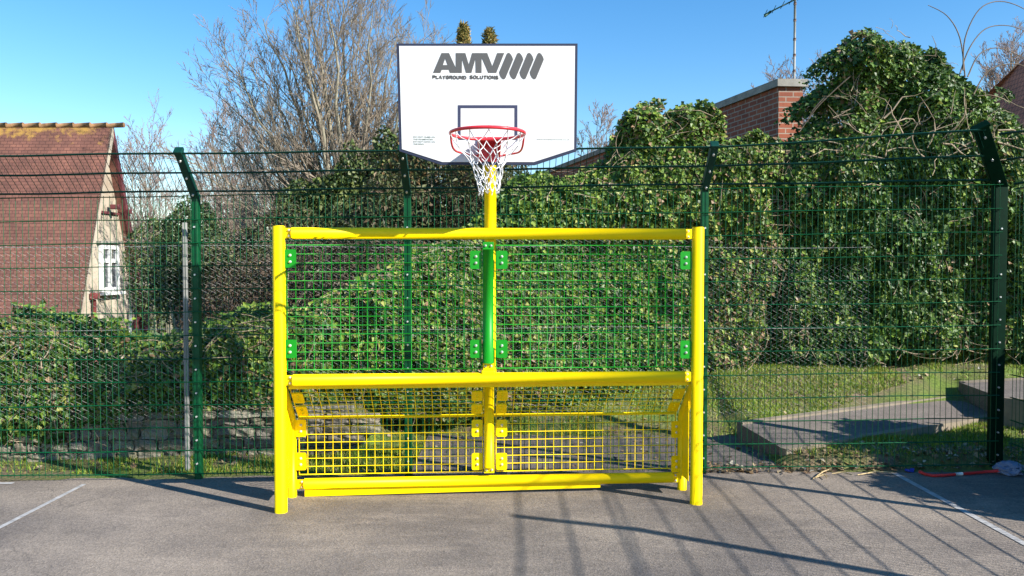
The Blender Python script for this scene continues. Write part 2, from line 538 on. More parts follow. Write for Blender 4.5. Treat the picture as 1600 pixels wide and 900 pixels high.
def leaf_mesh(name, P, Nv, size, pal, weights, mat, parent, droop=0.6, width=0.46, jitter=0.75, tint_noise=True):
    n = len(P)
    nr = norm(Nv + rng.normal(size=(n, 3)) * jitter)
    d = rng.normal(size=(n, 3)); d[:, 2] -= droop * 1.6
    d = norm(d - nr * np.sum(d * nr, 1, keepdims=True))
    s = np.cross(nr, d)
    L_ = (size * rng.uniform(0.45, 1.45, n))[:, None]
    w = width * rng.uniform(0.8, 1.15, n)[:, None]
    v0 = P
    v1 = P + d * L_ * 0.38 + s * L_ * w + nr * L_ * 0.10
    v2 = P + d * L_ * 1.0 - nr * L_ * 0.12
    v3 = P + d * L_ * 0.38 - s * L_ * w + nr * L_ * 0.10
    V = np.stack([v0, v1, v2, v3], 1).reshape(-1, 3)
    b = np.arange(n) * 4
    Ft = np.concatenate([np.stack([b, b + 1, b + 2], 1), np.stack([b, b + 2, b + 3], 1)])
    pal = np.array(pal)
    q = rng.random(n)
    if tint_noise:
        q = np.clip(q + 0.22 * sine_noise(P, 1.4, 5), 0, 0.999)
    cw = np.cumsum(weights) / np.sum(weights)
    idx = np.searchsorted(cw, q)
    c = pal[np.clip(idx, 0, len(pal) - 1)] * rng.uniform(0.75, 1.25, (n, 1))
    return np_mesh(name, V, Ft, mat, parent, np.repeat(c, 4, 0))

IVY_PAL = [(0.034, 0.078, 0.011), (0.068, 0.14, 0.016), (0.125, 0.215, 0.023), (0.20, 0.28, 0.035), (0.32, 0.33, 0.08), (0.27, 0.17, 0.09)]

def point_in_poly(x, z, poly):
    inside = np.zeros(len(x), bool)
    n = len(poly)
    j = n - 1
    for i_ in range(n):
        xi, zi = poly[i_]; xj, zj = poly[j]
        c = ((zi > z) != (zj > z)) & (x < (xj - xi) * (z - zi) / (zj - zi + 1e-12) + xi)
        inside ^= c
        j = i_
    return inside

def dist_poly(x, z, poly):
    dm = np.full(len(x), 1e9)
    n = len(poly)
    for i_ in range(n):
        x0, z0 = poly[i_]; x1, z1 = poly[(i_ + 1) % n]
        dx, dz = x1 - x0, z1 - z0
        t = np.clip(((x - x0) * dx + (z - z0) * dz) / (dx * dx + dz * dz + 1e-9), 0, 1)
        dm = np.minimum(dm, np.hypot(x - x0 - t * dx, z - z0 - t * dz))
    return dm

def ivy_mass(parent, outline_px, depth, thick, n, size, weights, seed, vines=60, gap=0.0, bare=None, bulge=0.35, mat=None):
    """outline surveyed from the photograph, turned into world x,z on the plane of the mass; real thickness behind it"""
    dfn = depth if callable(depth) else (lambda x: depth)
    poly = []
    for px, py in outline_px:
        Yd = dfn((px - 800) / F * 8.5)
        for _ in range(3):
            p = at(px, py, Yd); Yd = dfn(p.x)
        p = at(px, py, Yd)
        poly.append((p.x, p.z))
    pa = np.array(poly)
    lo, hi = pa.min(0), pa.max(0)
    r = np.random.default_rng(seed)
    x = r.uniform(lo[0] - .1, hi[0] + .1, n * 4); z = r.uniform(lo[1] - .1, hi[1] + .1, n * 4)
    # ragged outline
    wob = 0.05 * np.sin(x * 9 + seed) + 0.05 * np.sin(z * 11 + x * 4) + 0.03 * np.sin(x * 23 + z * 19)
    ok = point_in_poly(x + wob, z + wob * .8, poly)
    x, z = x[ok][:n], z[ok][:n]
    k = len(x)
    dd = dist_poly(x, z, poly)
    base = np.array([dfn(a) for a in x])
    P0 = np.stack([x, np.zeros(k), z], 1)
    relief = bulge * (0.6 * sine_noise(P0, 1.1, seed) + 0.4 * sine_noise(P0, 3.2, seed + 1) + 0.22 * sine_noise(P0, 8, seed + 2) + 0.16 * sine_noise(P0, 19, seed + 4))
    edge = np.clip(1 - dd / 0.45, 0, 1)
    T = thick * np.sqrt(np.clip(1 - edge ** 2 * .92, 0.03, 1))
    front = base + relief + (thick - T) * 0.5
    u = r.random(k)
    dep = np.where(u < 0.72, r.exponential(0.09, k), r.uniform(0, 1, k) * T)
    y = front + np.minimum(dep, T)
    P = np.stack([x, y, z], 1)
    if gap > 0:
        g = sine_noise(P0, 4.5, seed + 5) + 0.5 * sine_noise(P0, 11, seed + 9)
        keep = (g > -1.0 + gap) | (r.random(k) < 0.35)
        P, edge, x, z = P[keep], edge[keep], x[keep], z[keep]
    if bare is not None:
        bp = []
        for px, py in bare:
            p = at(px, py, dfn((px - 800) / F * 8)); bp.append((p.x, p.z))
        inb = point_in_poly(x + .1 * np.sin(z * 13), z + .08 * np.sin(x * 9), bp) & (r.random(len(x)) < 0.62)
        P, edge = P[~inb], edge[~inb]
    Nv = np.stack([np.zeros(len(P)), -np.ones(len(P)), 0.45 + edge * 0.5], 1)
    fol = leaf_mesh('foliage', P, Nv, np.full(len(P), size), IVY_PAL, weights, mat or M['ivy'], parent)
    # vine stems crawling through the front of the mass
    mv = MB()
    rr = random.Random(seed)
    made = 0
    while made < vines:
        vx = rr.uniform(lo[0], hi[0]); vz = rr.uniform(lo[1], hi[1])
        if not point_in_poly(np.array([vx]), np.array([vz]), poly)[0]: continue
        ang = rr.uniform(-.3, 3.3); ln = rr.choice([.12, .18, .25, .35, .55])
        pts = []
        cx, cz = vx, vz
        off = rr.uniform(-0.02, 0.14)
        for q in range(7):
            p0 = np.array([[cx, 0, cz]])
            rl = bulge * (0.6 * sine_noise(p0, 1.1, seed) + 0.4 * sine_noise(p0, 3.2, seed + 1) + 0.22 * sine_noise(p0, 8, seed + 2))[0]
            pts.append((cx, dfn(cx) + rl + off + rr.uniform(-.02, .02), cz))
            ang += rr.uniform(-.3, .3)
            cx += math.cos(ang) * ln / 6; cz += math.sin(ang) * ln / 6
        r0 = rr.choice([.002, .003, .003, .004, .006])
        if point_in_poly(np.array([cx]), np.array([cz]), poly)[0]:
            mv.tube(pts, [r0 * (1 - .1 * q) for q in range(7)], 5)
        made += 1
    st = mv.build('vine_stem', M['vine'], parent)
    return poly

# ------------------------------------------------------------------ tree builders
class Branches:
    """many tapered limbs as one mesh, numpy friendly"""
    def __init__(s): s.v = []; s.f = []; s.n = 0
    def limb(s, pts, rads, sides):
        prev = None; m = len(pts)
        for i_, p in enumerate(pts):
            t = (pts[min(i_ + 1, m - 1)] - pts[max(i_ - 1, 0)]).normalized()
            if prev is None: u = t.orthogonal().normalized()
            else:
                u = prev - t * prev.dot(t)
                u = u.normalized() if u.length > 1e-6 else t.orthogonal().normalized()
            prev = u; w = t.cross(u)
            for k in range(sides):
                a = 6.28318 * k / sides
                q = p + (u * math.cos(a) + w * math.sin(a)) * rads[i_]
                s.v.append((q.x, q.y, q.z))
        for i_ in range(m - 1):
            for k in range(sides):
                a = s.n + i_ * sides + k; b = s.n + i_ * sides + (k + 1) % sides
                s.f.append((a, b, b + sides, a + sides))
        s.n += m * sides
    def build(s, name, mat, parent):
        return np_mesh(name, np.array(s.v), np.array(s.f), mat, parent, smooth=True)

def bare_tree(name, label, base, top_px, half_px, limbs, seed, twig='twig', group=None, minr=.0035, trunk_r=.16, fork=.10, dens=1.0, depth=None, cat='tree'):
    """short bole, long rising limbs, then side branches, shoots and fine twigs along each of them"""
    rr = random.Random(seed)
    root = empty(name, label, cat, base, group=group)
    Hh = at(800, top_px, base[1]).z - base[2]
    Wd = half_px / F * base[1]
    tr = Branches(); cr = Branches()
    def walk(p, d, ln, segs, wob, lift):
        pts = [p.copy()]; dd = d.copy()
        for q in range(segs):
            dd = (dd + Vector((rr.gauss(0, wob), rr.gauss(0, wob), rr.gauss(0, wob) + lift))).normalized()
            pts.append(pts[-1] + dd * ln / segs)
        return pts
    def sample(pts, t):
        f = t * (len(pts) - 1); i_ = min(int(f), len(pts) - 2)
        return pts[i_].lerp(pts[i_ + 1], f - i_), (pts[i_ + 1] - pts[i_]).normalized()
    def side(d, ang):
        ax = d.orthogonal().normalized(); ax.rotate(Matrix.Rotation(rr.uniform(0, 6.283), 3, d))
        return (Matrix.Rotation(ang, 3, ax) @ d).normalized()
    bole_h = Hh * fork
    bole = walk(Vector((0, 0, 0)), Vector((0, 0, 1)), bole_h, 4, .03, 0)
    tr.limb([Vector((0, 0, -.3))] + bole, [trunk_r * 1.3, trunk_r * 1.1, trunk_r, trunk_r * .95, trunk_r * .95, trunk_r], 9)
    for L_ in range(limbs):
        # envelope: an upright fan, elliptical outline
        phi = (L_ + rr.uniform(.1, .9)) / limbs          # left .. right
        a = (phi - .5) * 2                                # -1 .. 1
        el = math.pi / 2 * (1 - abs(a) ** 1.15 * .86)
        tgt = Vector((math.copysign(1, a) * math.cos(el) * Wd, rr.uniform(-.6, .6) * Wd * (1 - .4 * abs(a)), bole_h + math.sin(el) * (Hh - bole_h))) * rr.uniform(.86, 1.0)
        st, _ = sample(bole, rr.uniform(.55, 1.0))
        ln = (tgt - st).length
        ctrl = st + Vector(((tgt - st).x * .40, (tgt - st).y * .4, (tgt - st).z * .56 + .08 * Hh * abs(a)))
        segs = 12
        pts = [st.lerp(ctrl, k / segs).lerp(ctrl.lerp(tgt, k / segs), k / segs) + Vector((rr.gauss(0, .010), rr.gauss(0, .010), rr.gauss(0, .008))) * ln * .6 * (k > 0) for k in range(segs + 1)]
        r0 = trunk_r * rr.uniform(.32, .5)
        tr.limb(pts, [max(minr, r0 * (1 - .93 * (k / segs) ** .8)) for k in range(segs + 1)], 6)
        n2 = int(13 * dens)
        for b_ in range(n2):
            t = .18 + .82 * (b_ + rr.random()) / n2
            p, d = sample(pts, min(t, .995))
            l2 = ln * rr.uniform(.20, .36) * (1.12 - .62 * t)
            rb = max(minr * 1.3, r0 * (1 - .93 * t ** .8) * .5)
            nd = side(d, rr.uniform(.45, .85)); nd.z += .15; nd.normalize()
            p2 = walk(p, nd, l2, 6, .09, .05)
            cr.limb(p2, [max(minr, rb * (1 - .8 * k / 6)) for k in range(7)], 4)
            n3 = int(7 * dens)
            for c_ in range(n3):
                t3 = .15 + .85 * (c_ + rr.random()) / n3
                p, d = sample(p2, min(t3, .99))
                l3 = l2 * rr.uniform(.28, .5) * (1.15 - .55 * t3)
                nd = side(d, rr.uniform(.4, .8)); nd.z += .12; nd.normalize()
                p3 = walk(p, nd, l3, 3, .10, .03)
                cr.limb(p3, [max(minr, rb * .4), max(minr, rb * .3), minr, minr * .8], 3)
                for e_ in range(int(4 * dens)):
                    p, d = sample(p3, rr.uniform(.2, .98))
                    nd = side(d, rr.uniform(.35, .75)); nd.z += .08; nd.normalize()
                    p4 = walk(p, nd, l3 * rr.uniform(.3, .55), 2, .1, .02)
                    cr.limb(p4, [minr, minr * .8, minr * .6], 3)
    tr.build('trunk', M['bark'], root)
    cr.build('crown', M[twig], root)
    return root

def leafy(name, label, cat, loc, blobs, n, size, pal, weights, seed, mat='foliage', stem=None, group=None, droop=.4, width=.4, outward=0.9, even=False):
    """shrub or evergreen: leaf shells over ellipsoid lobes, ragged and gapped; blobs are (centre, radii) local to loc"""
    root = empty(name, label, cat, loc, group=group)
    blobs = [((c[0], c[1], c[2] - loc[2]), q) for c, q in blobs]     # lobe heights are world heights
    r = np.random.default_rng(seed)
    vol = np.array([b[1][0] * b[1][2] + b[1][0] * b[1][1] for b in blobs], float)
    if even: vol = np.ones(len(blobs))
    cnt = (vol / vol.sum() * n).astype(int)
    Ps, Ns = [], []
    for (c, rad), k in zip(blobs, cnt):
        d = norm(r.normal(size=(k, 3)))
        P0 = d * np.array(rad)
        bum = 1 + 0.16 * sine_noise(P0 + np.array(c), 2.4 / max(rad) * 1.6, seed) + 0.12 * sine_noise(P0, 7 / max(rad), seed + 1)
        u = np.where(r.random(k) < 0.7, 1 - r.exponential(0.07, k), r.uniform(.45, 1.0, k))
        P = P0 * (bum * np.clip(u, .2, 1.05))[:, None] + np.array(c)
        g = sine_noise(P, 9 / max(rad), seed + 3)
        kp = (g > -0.55) | (r.random(k) < .3)
        Ps.append(P[kp]); Ns.append(d[kp])
    P = np.concatenate(Ps); Nn = np.concatenate(Ns)
    leaf_mesh('crown', P, Nn * outward, np.full(len(P), size), pal, weights, M[mat], root, droop=droop, width=width)
    br = Branches(); rr = random.Random(seed)
    for c, rad in blobs:
        for q in range(5):
            e = Vector(c) + Vector((rr.uniform(-.6, .6) * rad[0], rr.uniform(-.6, .6) * rad[1], rr.uniform(-.2, .6) * rad[2]))
            s0 = Vector((c[0] * .3, c[1] * .3, 0 if stem is None else stem))
            mid = s0.lerp(e, .5) + Vector((rr.uniform(-.1, .1), rr.uniform(-.1, .1), .05))
            br.limb([s0, mid, e], [.05, .03, .008], 5)
    br.build('trunk', M['bark'], root)
    return root

GREEN_DARK = [(0.026, 0.052, 0.014), (0.05, 0.085, 0.022), (0.085, 0.125, 0.032), (0.14, 0.17, 0.045)]
CONIFER = [(0.03, 0.05, 0.016), (0.065, 0.09, 0.028), (0.13, 0.12, 0.04), (0.22, 0.14, 0.06)]
OLIVE = [(0.03, 0.045, 0.012), (0.06, 0.08, 0.02), (0.10, 0.11, 0.035), (0.12, 0.08, 0.045)]
BROWN = [(0.05, 0.035, 0.022), (0.09, 0.06, 0.04), (0.13, 0.085, 0.055), (0.06, 0.07, 0.025)]

# ------------------------------------------------------------------ far houses
def tiled_house():
    root = empty('house', 'house with a steep rust-brown tiled roof, lichened ridge and cream gable at the far left', 'house')
    ridgeY, ridgeZ, slope = 20.06, 5.23, 2.86
    Xv = -10.0; Xw = -10.22; X0 = -24.0
    eN = 0.56; eF = -0.6
    yN = ridgeY - (ridgeZ - eN) / slope; yF = ridgeY + (ridgeZ - eF) / slope
    # roof: two real slabs with uv in metres
    mb = MB()
    sl_n = math.hypot(ridgeZ - eN, ridgeY - yN); sl_f = math.hypot(ridgeZ - eF, yF - ridgeY)
    mb.quad_uv((X0, yN, eN), (Xv, yN, eN), (Xv, ridgeY, ridgeZ), (X0, ridgeY, ridgeZ), Xv - X0, sl_n)
    mb.quad_uv((Xv, yF, eF), (X0, yF, eF), (X0, ridgeY, ridgeZ), (Xv, ridgeY, ridgeZ), Xv - X0, sl_f)
    t = 0.13
    # undersides
    mb.quad_uv((X0, yN + .02, eN - t), (X0, ridgeY, ridgeZ - t * 3), (Xv, ridgeY, ridgeZ - t * 3), (Xv, yN + .02, eN - t), 1, 1)
    mb.quad_uv((X0, yF - .02, eF - t), (Xv, yF - .02, eF - t), (Xv, ridgeY, ridgeZ - t * 3), (X0, ridgeY, ridgeZ - t * 3), 1, 1)
    mb.quad_uv((X0, yN, eN), (X0, yN + .02, eN - t), (Xv, yN + .02, eN - t), (Xv, yN, eN), 1, 1)
    roof = mb.build('roof', M['tiles'], root)
    rg = MB()
    rr = random.Random(3)
    x = X0
    while x < Xv:
        rg.tube([(x, ridgeY, ridgeZ - .01), (x + .42, ridgeY, ridgeZ + .012)], [.055, .065], 10)
        x += .42
    lich = paint('lichen_ridge_tile', (0.30, 0.165, 0.08), 0.9, 0.6, 5, 0.6)
    rg.build('ridge_tile', lich, roof)
    # verge boards
    vb = MB()
    for (ya, za, yb, zb, xo) in ((ridgeY, ridgeZ, yF, eF, 0.02),):
        vb.add([(Xv + .02, ya, za), (Xv + .02, yb, zb), (Xv + .02, yb - .12, zb - .02), (Xv + .02, ya, za - .38),
                (Xv - .05, ya, za), (Xv - .05, yb, zb), (Xv - .05, yb - .12, zb - .02), (Xv - .05, ya, za - .38)],
               [(0, 1, 2, 3), (7, 6, 5, 4), (0, 4, 5, 1), (3, 2, 6, 7), (1, 5, 6, 2)])
    vb.build('bargeboard', M['maroon'], roof)
    vb = MB()
    vb.add([(Xv + .02, ridgeY, ridgeZ), (Xv + .02, yN, eN), (Xv + .02, yN + .09, eN - .02), (Xv + .02, ridgeY, ridgeZ - .30),
            (Xv - .05, ridgeY, ridgeZ), (Xv - .05, yN, eN), (Xv - .05, yN + .09, eN - .02), (Xv - .05, ridgeY, ridgeZ - .30)],
           [(3, 2, 1, 0), (4, 5, 6, 7), (1, 5, 4, 0), (7, 6, 2, 3), (2, 6, 5, 1)])
    vb.build('bargeboard', M['render'], roof)
    # gable wall and long wall
    w = MB()
    w.add([(Xw, yN + .12, -3), (Xw, yF - .17, -3), (Xw, yF - .16, eF + .2), (Xw, ridgeY, ridgeZ - .35), (Xw, yN + .14, eN + .05)], [(0, 1, 2, 3, 4)])
    w.add([(Xw, yN + .12, -3), (Xw, yN + .12, eN), (X0, yN + .12, eN), (X0, yN + .12, -3)], [(0, 1, 2, 3)])
    w.add([(Xw, yF - .17, -3), (X0, yF - .17, -3), (X0, yF - .17, eF + .1), (Xw, yF - .17, eF + .1)], [(0, 1, 2, 3)])
    w.build('wall', M['render'], root)
    # grey lean-to below the eave
    g = MB(); g.box((-14.3, yN - .5, -.8), (6.2, 1.0, 2.36)); g.build('lean_to', M['lead'], root)
    # window
    y0, y1, z0, z1 = 19.72, 20.52, 1.12, 2.18
    fr = MB()
    for yy in (y0, (y0 + y1) / 2, y1):
        fr.box((Xw + .04, yy, (z0 + z1) / 2), (.09, .10, z1 - z0 + .09))
    for zz in (z0, z0 + (z1 - z0) * .68, z1):
        fr.box((Xw + .045, (y0 + y1) / 2, zz), (.084, y1 - y0, .10))
    win = fr.build('window', M['wood_white'], root)
    p = MB(); p.box((Xw + .02, (y0 + y1) / 2, (z0 + z1) / 2), (.02, y1 - y0, z1 - z0)); p.build('pane', M['glass'], win)
    s = MB(); s.box((Xw + .09, (y0 + y1) / 2, z0 - .10), (.22, y1 - y0 + .22, .07)); s.build('sill', M['wood_white'], win)
    s = MB(); s.box((Xw + .06, (y0 + y1) / 2, z1 + .12), (.12, y1 - y0 + .3, .06)); s.build('lintel', M['coping'], win)
    # purlin ends and pipes
    for yy, zz in ((20.75, 3.12), (20.15, 3.2)):
        q = MB(); q.rbox((Xw + .2, yy, zz), (.24, .12, .12), .02); q.build('purlin_end', M['maroon'], root)
    b = MB(); b.box((Xw + .03, 20.15, 3.05), (.05, 1.05, .06)); b.build('string_course', M['maroon'], root)
    dp = MB(); dp.tube([(Xw + .08, 19.3, .95), (Xw + .08, 19.3, .4), (Xw + .08, 19.3, -2)], .05, 8)
    dp.rbox((Xw + .1, 19.3, .98), (.16, .2, .16), .02); dp.build('drainpipe', M['pipe'], root)
    dp = MB(); dp.tube([(Xv, 21.65, .75), (Xw + .1, 21.4, .2), (Xw + .1, 21.4, -2.5)], .06, 8); dp.build('drainpipe', M['pipe'], root)
    dp = MB(); dp.tube([(Xw + .1, 21.1, .55), (Xw + .1, 21.05, .2), (Xw + .1, 20.95, -2.5)], .04, 8); dp.build('drainpipe', M['wood_white'], root)
tiled_house()

def brick_building():
    root = empty('brick_building', 'red brick building wall with stone coping ending in a pier above the ivy', 'building')
    c = at(1217, 122, 12.0)
    d = Vector((-0.257, 1.0)).normalized()
    zt = c.z - .13
    A = Vector((c.x, c.y)); B = A + d * 15.0
    w = 0.37
    nrm = Vector((1, 0.06)).normalized()
    mb = MB()
    # long face (towards camera-left)
    mb.quad_uv((B.x, B.y, -.5), (A.x, A.y, -.5), (A.x, A.y, zt), (B.x, B.y, zt), 15.0, zt + .5)
    A2 = A + nrm * w; B2 = B + nrm * w
    mb.quad_uv((A.x, A.y, -.5), (A2.x, A2.y, -.5), (A2.x, A2.y, zt), (A.x, A.y, zt), w, zt + .5)
    mb.quad_uv((A2.x, A2.y, -.5), (B2.x, B2.y, -.5), (B2.x, B2.y, zt), (A2.x, A2.y, zt), 15, zt + .5)
    mb.build('wall', M['brick'], root)
    cp = MB()
    e = .05
    n2 = Vector((d.y, -d.x))
    P_ = [A - n2 * e - d * e, A2 + nrm * e - d * e, B2 + nrm * e, B - n2 * e]
    lo = [(p.x, p.y, zt) for p in P_]; hi = [(p.x, p.y, zt + .11) for p in P_]
    cp.add(lo + hi, [(0, 1, 5, 4), (1, 2, 6, 5), (2, 3, 7, 6), (3, 0, 4, 7), (4, 5, 6, 7), (3, 2, 1, 0)])
    cp.build('coping', M['coping'], root)
    return A, A2, zt + .11
bA, bA2, bz = brick_building()

def antenna():
    base = at(1241, 121, 12.3)
    root = empty('tv_antenna', 'thin grey television aerial mast standing on the brick pier', 'aerial', (base.x, base.y, bz))
    m_ = MB(); m_.tube([(0, 0, 0), (0, 0, .7), (.0, 0, 1.35)], .019, 8); m_.tube([(0, 0, 1.3), (-.01, 0, 2.3)], .016, 8)
    m_.build('mast', M['post_white'], root)
    rust = paint('rusty_clamp', (0.18, 0.11, 0.08), 0.8, 0.3)
    for z in (.18, .42, .66, .95, 1.2):
        q = MB(); q.tube([(0, 0, z), (0, 0, z + .035)], .024, 8); q.build('clamp', rust, root)
    b = MB(); b.tube([(-.47, 0, 1.05), (.25, .1, 1.42)], .012, 6)
    for k in range(6):
        x = -.45 + k * .13; z = 1.05 + (x + .47) * .5
        b.tube([(x - .01, -.12, z + .03), (x + .01, .12, z - .01)], .005, 5)
    b.tube([(-.46, 0, 1.03), (-.37, 0, 1.10)], .022, 6)
    b.build('aerial_boom', M['fence_arm'], root)
antenna()

def far_house():
    p = at(1600, 92, 30.0)
    root = empty('house', 'distant house with reddish hipped roof beyond the ivy at the right edge', 'house', (p.x, p.y, 0))
    h = p.z; e = 5.0
    mb = MB()
    a = [(-1.3, -2.4), (5, -4), (6, 5), (-1.2, 6)]
    for k in range(4):
        x0, y0 = a[k]; x1, y1 = a[(k + 1) % 4]
        i0 = len(mb.f)
        ap = (0, 0, h) if k in (0, 3) else (2.0, .3, h)
        mb.add([(x0, y0, e), (x1, y1, e), ap], [(0, 1, 2)])
        L_ = math.hypot(x1 - x0, y1 - y0)
        mb.uv[i0] = [(0, 0), (L_, 0), (L_ / 2, 6)]
    i0 = len(mb.f); mb.add([(5, -4, e), (2.0, .3, h), (0, 0, h)], [(0, 1, 2)]); mb.uv[i0] = [(0, 0), (3, 6), (1, 6)]
    i0 = len(mb.f); mb.add([(-2.5, 6, e), (0, 0, h), (2.0, .3, h)], [(0, 1, 2)]); mb.uv[i0] = [(0, 0), (3, 6), (1, 6)]
    mb.build('roof', M['tiles_far'], root)
    w = MB(); w.box((2.0, 1.2, 2.4), (5.4, 6, 5.4)); w.build('wall', M['render'], root)
far_house()

# ------------------------------------------------------------------ trees beyond
def base_at(px, Y): 
    p = at(px, 400, Y); return (p.x, Y, float(height(p.x, Y)))

bare_tree('bare_tree', 'tall wide-spreading leafless tree with pale branches behind the left of the backboard', base_at(548, 20), -30, 285, 42, 21, minr=.0050, trunk_r=.26, fork=.2, dens=1.3)
bare_tree('bare_tree', 'leafless multi-stemmed tree just right of the tiled roof', base_at(226, 31), 186, 58, 17, 31, 'twig_far', minr=.0065, trunk_r=.15, fork=.08)
bare_tree('bare_tree', 'rounded leafless tree between the tiled house and the tall tree', base_at(358, 34), 146, 78, 22, 43, 'twig_far', minr=.0075, trunk_r=.2, fork=.18)
bare_tree('bare_tree', 'small twiggy leafless tree nearest the tall spreading one on its left', base_at(425, 27), 165, 100, 12, 47, 'twig', minr=.005, trunk_r=.16, fork=.15)
bare_tree('bare_tree', 'leafless crown showing low between backboard and ivy', base_at(938, 46), 174, 50, 11, 53, 'twig_far', minr=.013, trunk_r=.25, fork=.3)
bare_tree('bare_tree', 'hazy leafless tree behind the brick pier and mast', base_at(1222, 48), 95, 60, 20, 59, 'twig_far', minr=.011, trunk_r=.25, fork=.5)
bare_tree('bare_tree', 'hazy leafless tree between the brick pier and the tall ivy', base_at(1290, 46), 104, 45, 16, 60, 'twig_far', minr=.011, trunk_r=.25, fork=.5)
bare_tree('bare_tree', 'leafless tree over the distant hipped roof', base_at(1585, 42), 40, 80, 24, 61, 'twig_far', minr=.010, trunk_r=.25, fork=.55)

def lz(px, Y): return base_at(px, Y)

# evergreen masses
b0 = lz(545, 16.5)
leafy('ivy_clad_trunk', 'ivy-wrapped trunk of dark glossy leaves at the foot of the tall leafless tree', 'tree', b0,
      [((0, 0, 2.2), (1.0, .7, 1.5)), ((-.9, .1, 2.2), (.7, .6, 1.3)), ((.8, .1, 2.6), (.7, .6, 1.4)), ((.1, 0, 3.5), (.34, .3, .7)), ((.75, .1, 3.7), (.34, .3, .9)), ((1.2, .2, 3.3), (.5, .4, .9)), ((-.3, .1, 3.0), (.5, .4, .6))],
      26000, .085, GREEN_DARK, [2.5, 3, 3, 2.2], 71, 'ivy')
b0 = lz(303, 13)
leafy('evergreen_bush', 'dark rounded evergreen bush beside the second fence post', 'shrub', b0,
      [((0, 0, 1.95), (.48, .5, .8)), ((-.3, .1, 1.5), (.42, .45, .7)), ((.3, 0, 1.5), (.42, .45, .7))], 12000, .055, GREEN_DARK, [5, 3, 1, .3], 73)
b0 = lz(690, 13.5)
leafy('conifer', 'dull green conifer with rusty tips under the backboard', 'tree', b0,
      [((0, 0, 2.6), (1.0, .8, 1.9)), ((-.8, 0, 2.2), (.7, .7, 1.5)), ((.8, .2, 2.8), (.7, .7, 1.7)), ((-.1, .4, 3.4), (.6, .5, 1.3))],
      24000, .09, CONIFER, [3.5, 3, 2, 1], 79, droop=.1, width=.22)
b0 = lz(770, 12.5)
leafy('conifer', 'low brownish conifer shrub seen just above the yellow top rail', 'shrub', b0,
      [((-.2, 0, 2.2), (.9, .7, 1.3)), ((-1.6, 0, 2.0), (.9, .7, 1.1))], 14000, .08, OLIVE, [3, 3, 2, 1.4], 83, droop=.1, width=.25)
# conifer tips peeping over the backboard
b0 = lz(748, 25)
def tall_conifer(px, Y, toppy, label, seed):
    p = at(px, toppy, Y); g = base_at(px, Y)
    h = p.z - g[2]
    bl = []
    rr = random.Random(seed)
    for k in range(9):
        t = k / 8
        bl.append(((rr.uniform(-.1, .1), rr.uniform(-.1, .1), h * (1 - t * .75) - .35 + g[2]), (.18 + t * 1.1, .18 + t * 1.1, .5 + t * .6)))
    leafy('conifer', label, 'tree', g, bl, 9000, .16, [(0.10, .11, .03), (.20, .19, .05), (.36, .27, .08), (.42, .29, .10)], [2, 3, 3, 1.4], seed, droop=-.5, width=.16, even=True)
tall_conifer(729, 26, 46, 'golden conifer tip peeping over the top of the backboard on the left', 91)
tall_conifer(766, 27, 52, 'golden conifer tip peeping over the top of the backboard on the right', 92)
# brown undergrowth on the left behind the fence
b0 = lz(400, 11)
leafy('undergrowth_shrub', 'brown winter shrub behind chain-link left of the yellow goal', 'shrub', b0,
      [((0, 0, 1.1), (.8, .5, .75)), ((.7, .1, 1.3), (.7, .5, .8)), ((-.6, .1, .9), (.5, .5, .6)), ((1.6, .2, 1.4), (.8, .5, .75))], 16000, .07, BROWN, [3, 3, 2, 1.5], 97, width=.16)
b0 = lz(470, 12.3)
leafy('undergrowth_shrub', 'olive shrub rising above the brown one near the goal top corner', 'shrub', b0,
      [((0, 0, 1.6), (.9, .6, 1.0)), ((1.2, .1, 1.9), (.9, .6, .9)), ((-1.0, .1, 1.5), (.7, .5, .8))], 15000, .075, OLIVE, [3, 3, 2, 1.5], 98, width=.25)
b0 = lz(250, 15)
leafy('undergrowth_shrub', 'leaning dark shrub beside the gable of the tiled house', 'shrub', b0,
      [((0, 0, 1.6), (.6, .5, 1.0)), ((.6, .1, 1.8), (.7, .5, 1.0))], 8000, .075, GREEN_DARK, [3, 3, 2, 1.0], 99, width=.25)

# ------------------------------------------------------------------ ivy
r1 = empty('ivy_hedge', 'low ragged ivy hedge spilling over the stone wall at the left', 'hedge', (-3.6, 7.3, 0))
r1.location = (0, 0, 0)
ivy_mass(r1, [(-120, 700), (-120, 486), (0, 492), (70, 498), (115, 516), (190, 534), (250, 530), (285, 510), (340, 488), (400, 486), (470, 478), (500, 520), (500, 640), (430, 662), (395, 668), (340, 660), (290, 672), (262, 690), (235, 668), (205, 690), (180, 700), (130, 686), (100, 712), (60, 722), (30, 710), (0, 722)],
         lambda x: wall_y(x) - .09, .95, 44000, .052, [3, 3, 2.2, 1.3, .5, .8], 101, vines=500, gap=.35, bulge=.13,
         bare=[(-100, 560), (180, 545), (250, 600), (200, 650), (60, 660), (-100, 650)])

r2 = empty('ivy_bank', 'broad sunlit ivy bank behind the goal, climbing to a twin-topped clump', 'hedge')
ivy_mass(r2, [(440, 665), (440, 505), (470, 478), (505, 462), (545, 440), (600, 408), (640, 388), (690, 372), (735, 340), (770, 300), (800, 272), (850, 258), (900, 262), (950, 250), (968, 215), (978, 175), (1000, 153), (1035, 152), (1046, 172), (1060, 158), (1085, 150), (1115, 168), (1128, 190), (1155, 204), (1200, 214), (1240, 226), (1245, 400), (1225, 560), (1180, 590), (1120, 598), (1060, 648), (900, 655), (780, 662), (640, 668), (560, 655)],
         lambda x: 7.65 + sstep(np.array((x + 2.6) / 5.2)) * 1.75, 1.1, 190000, .049, [3.2, 3, 2.4, 1.7, .9, .7], 103, vines=900, gap=.28, bulge=.34,
         bare=[(1140, 380), (1235, 370), (1250, 500), (1190, 560), (1130, 480)])

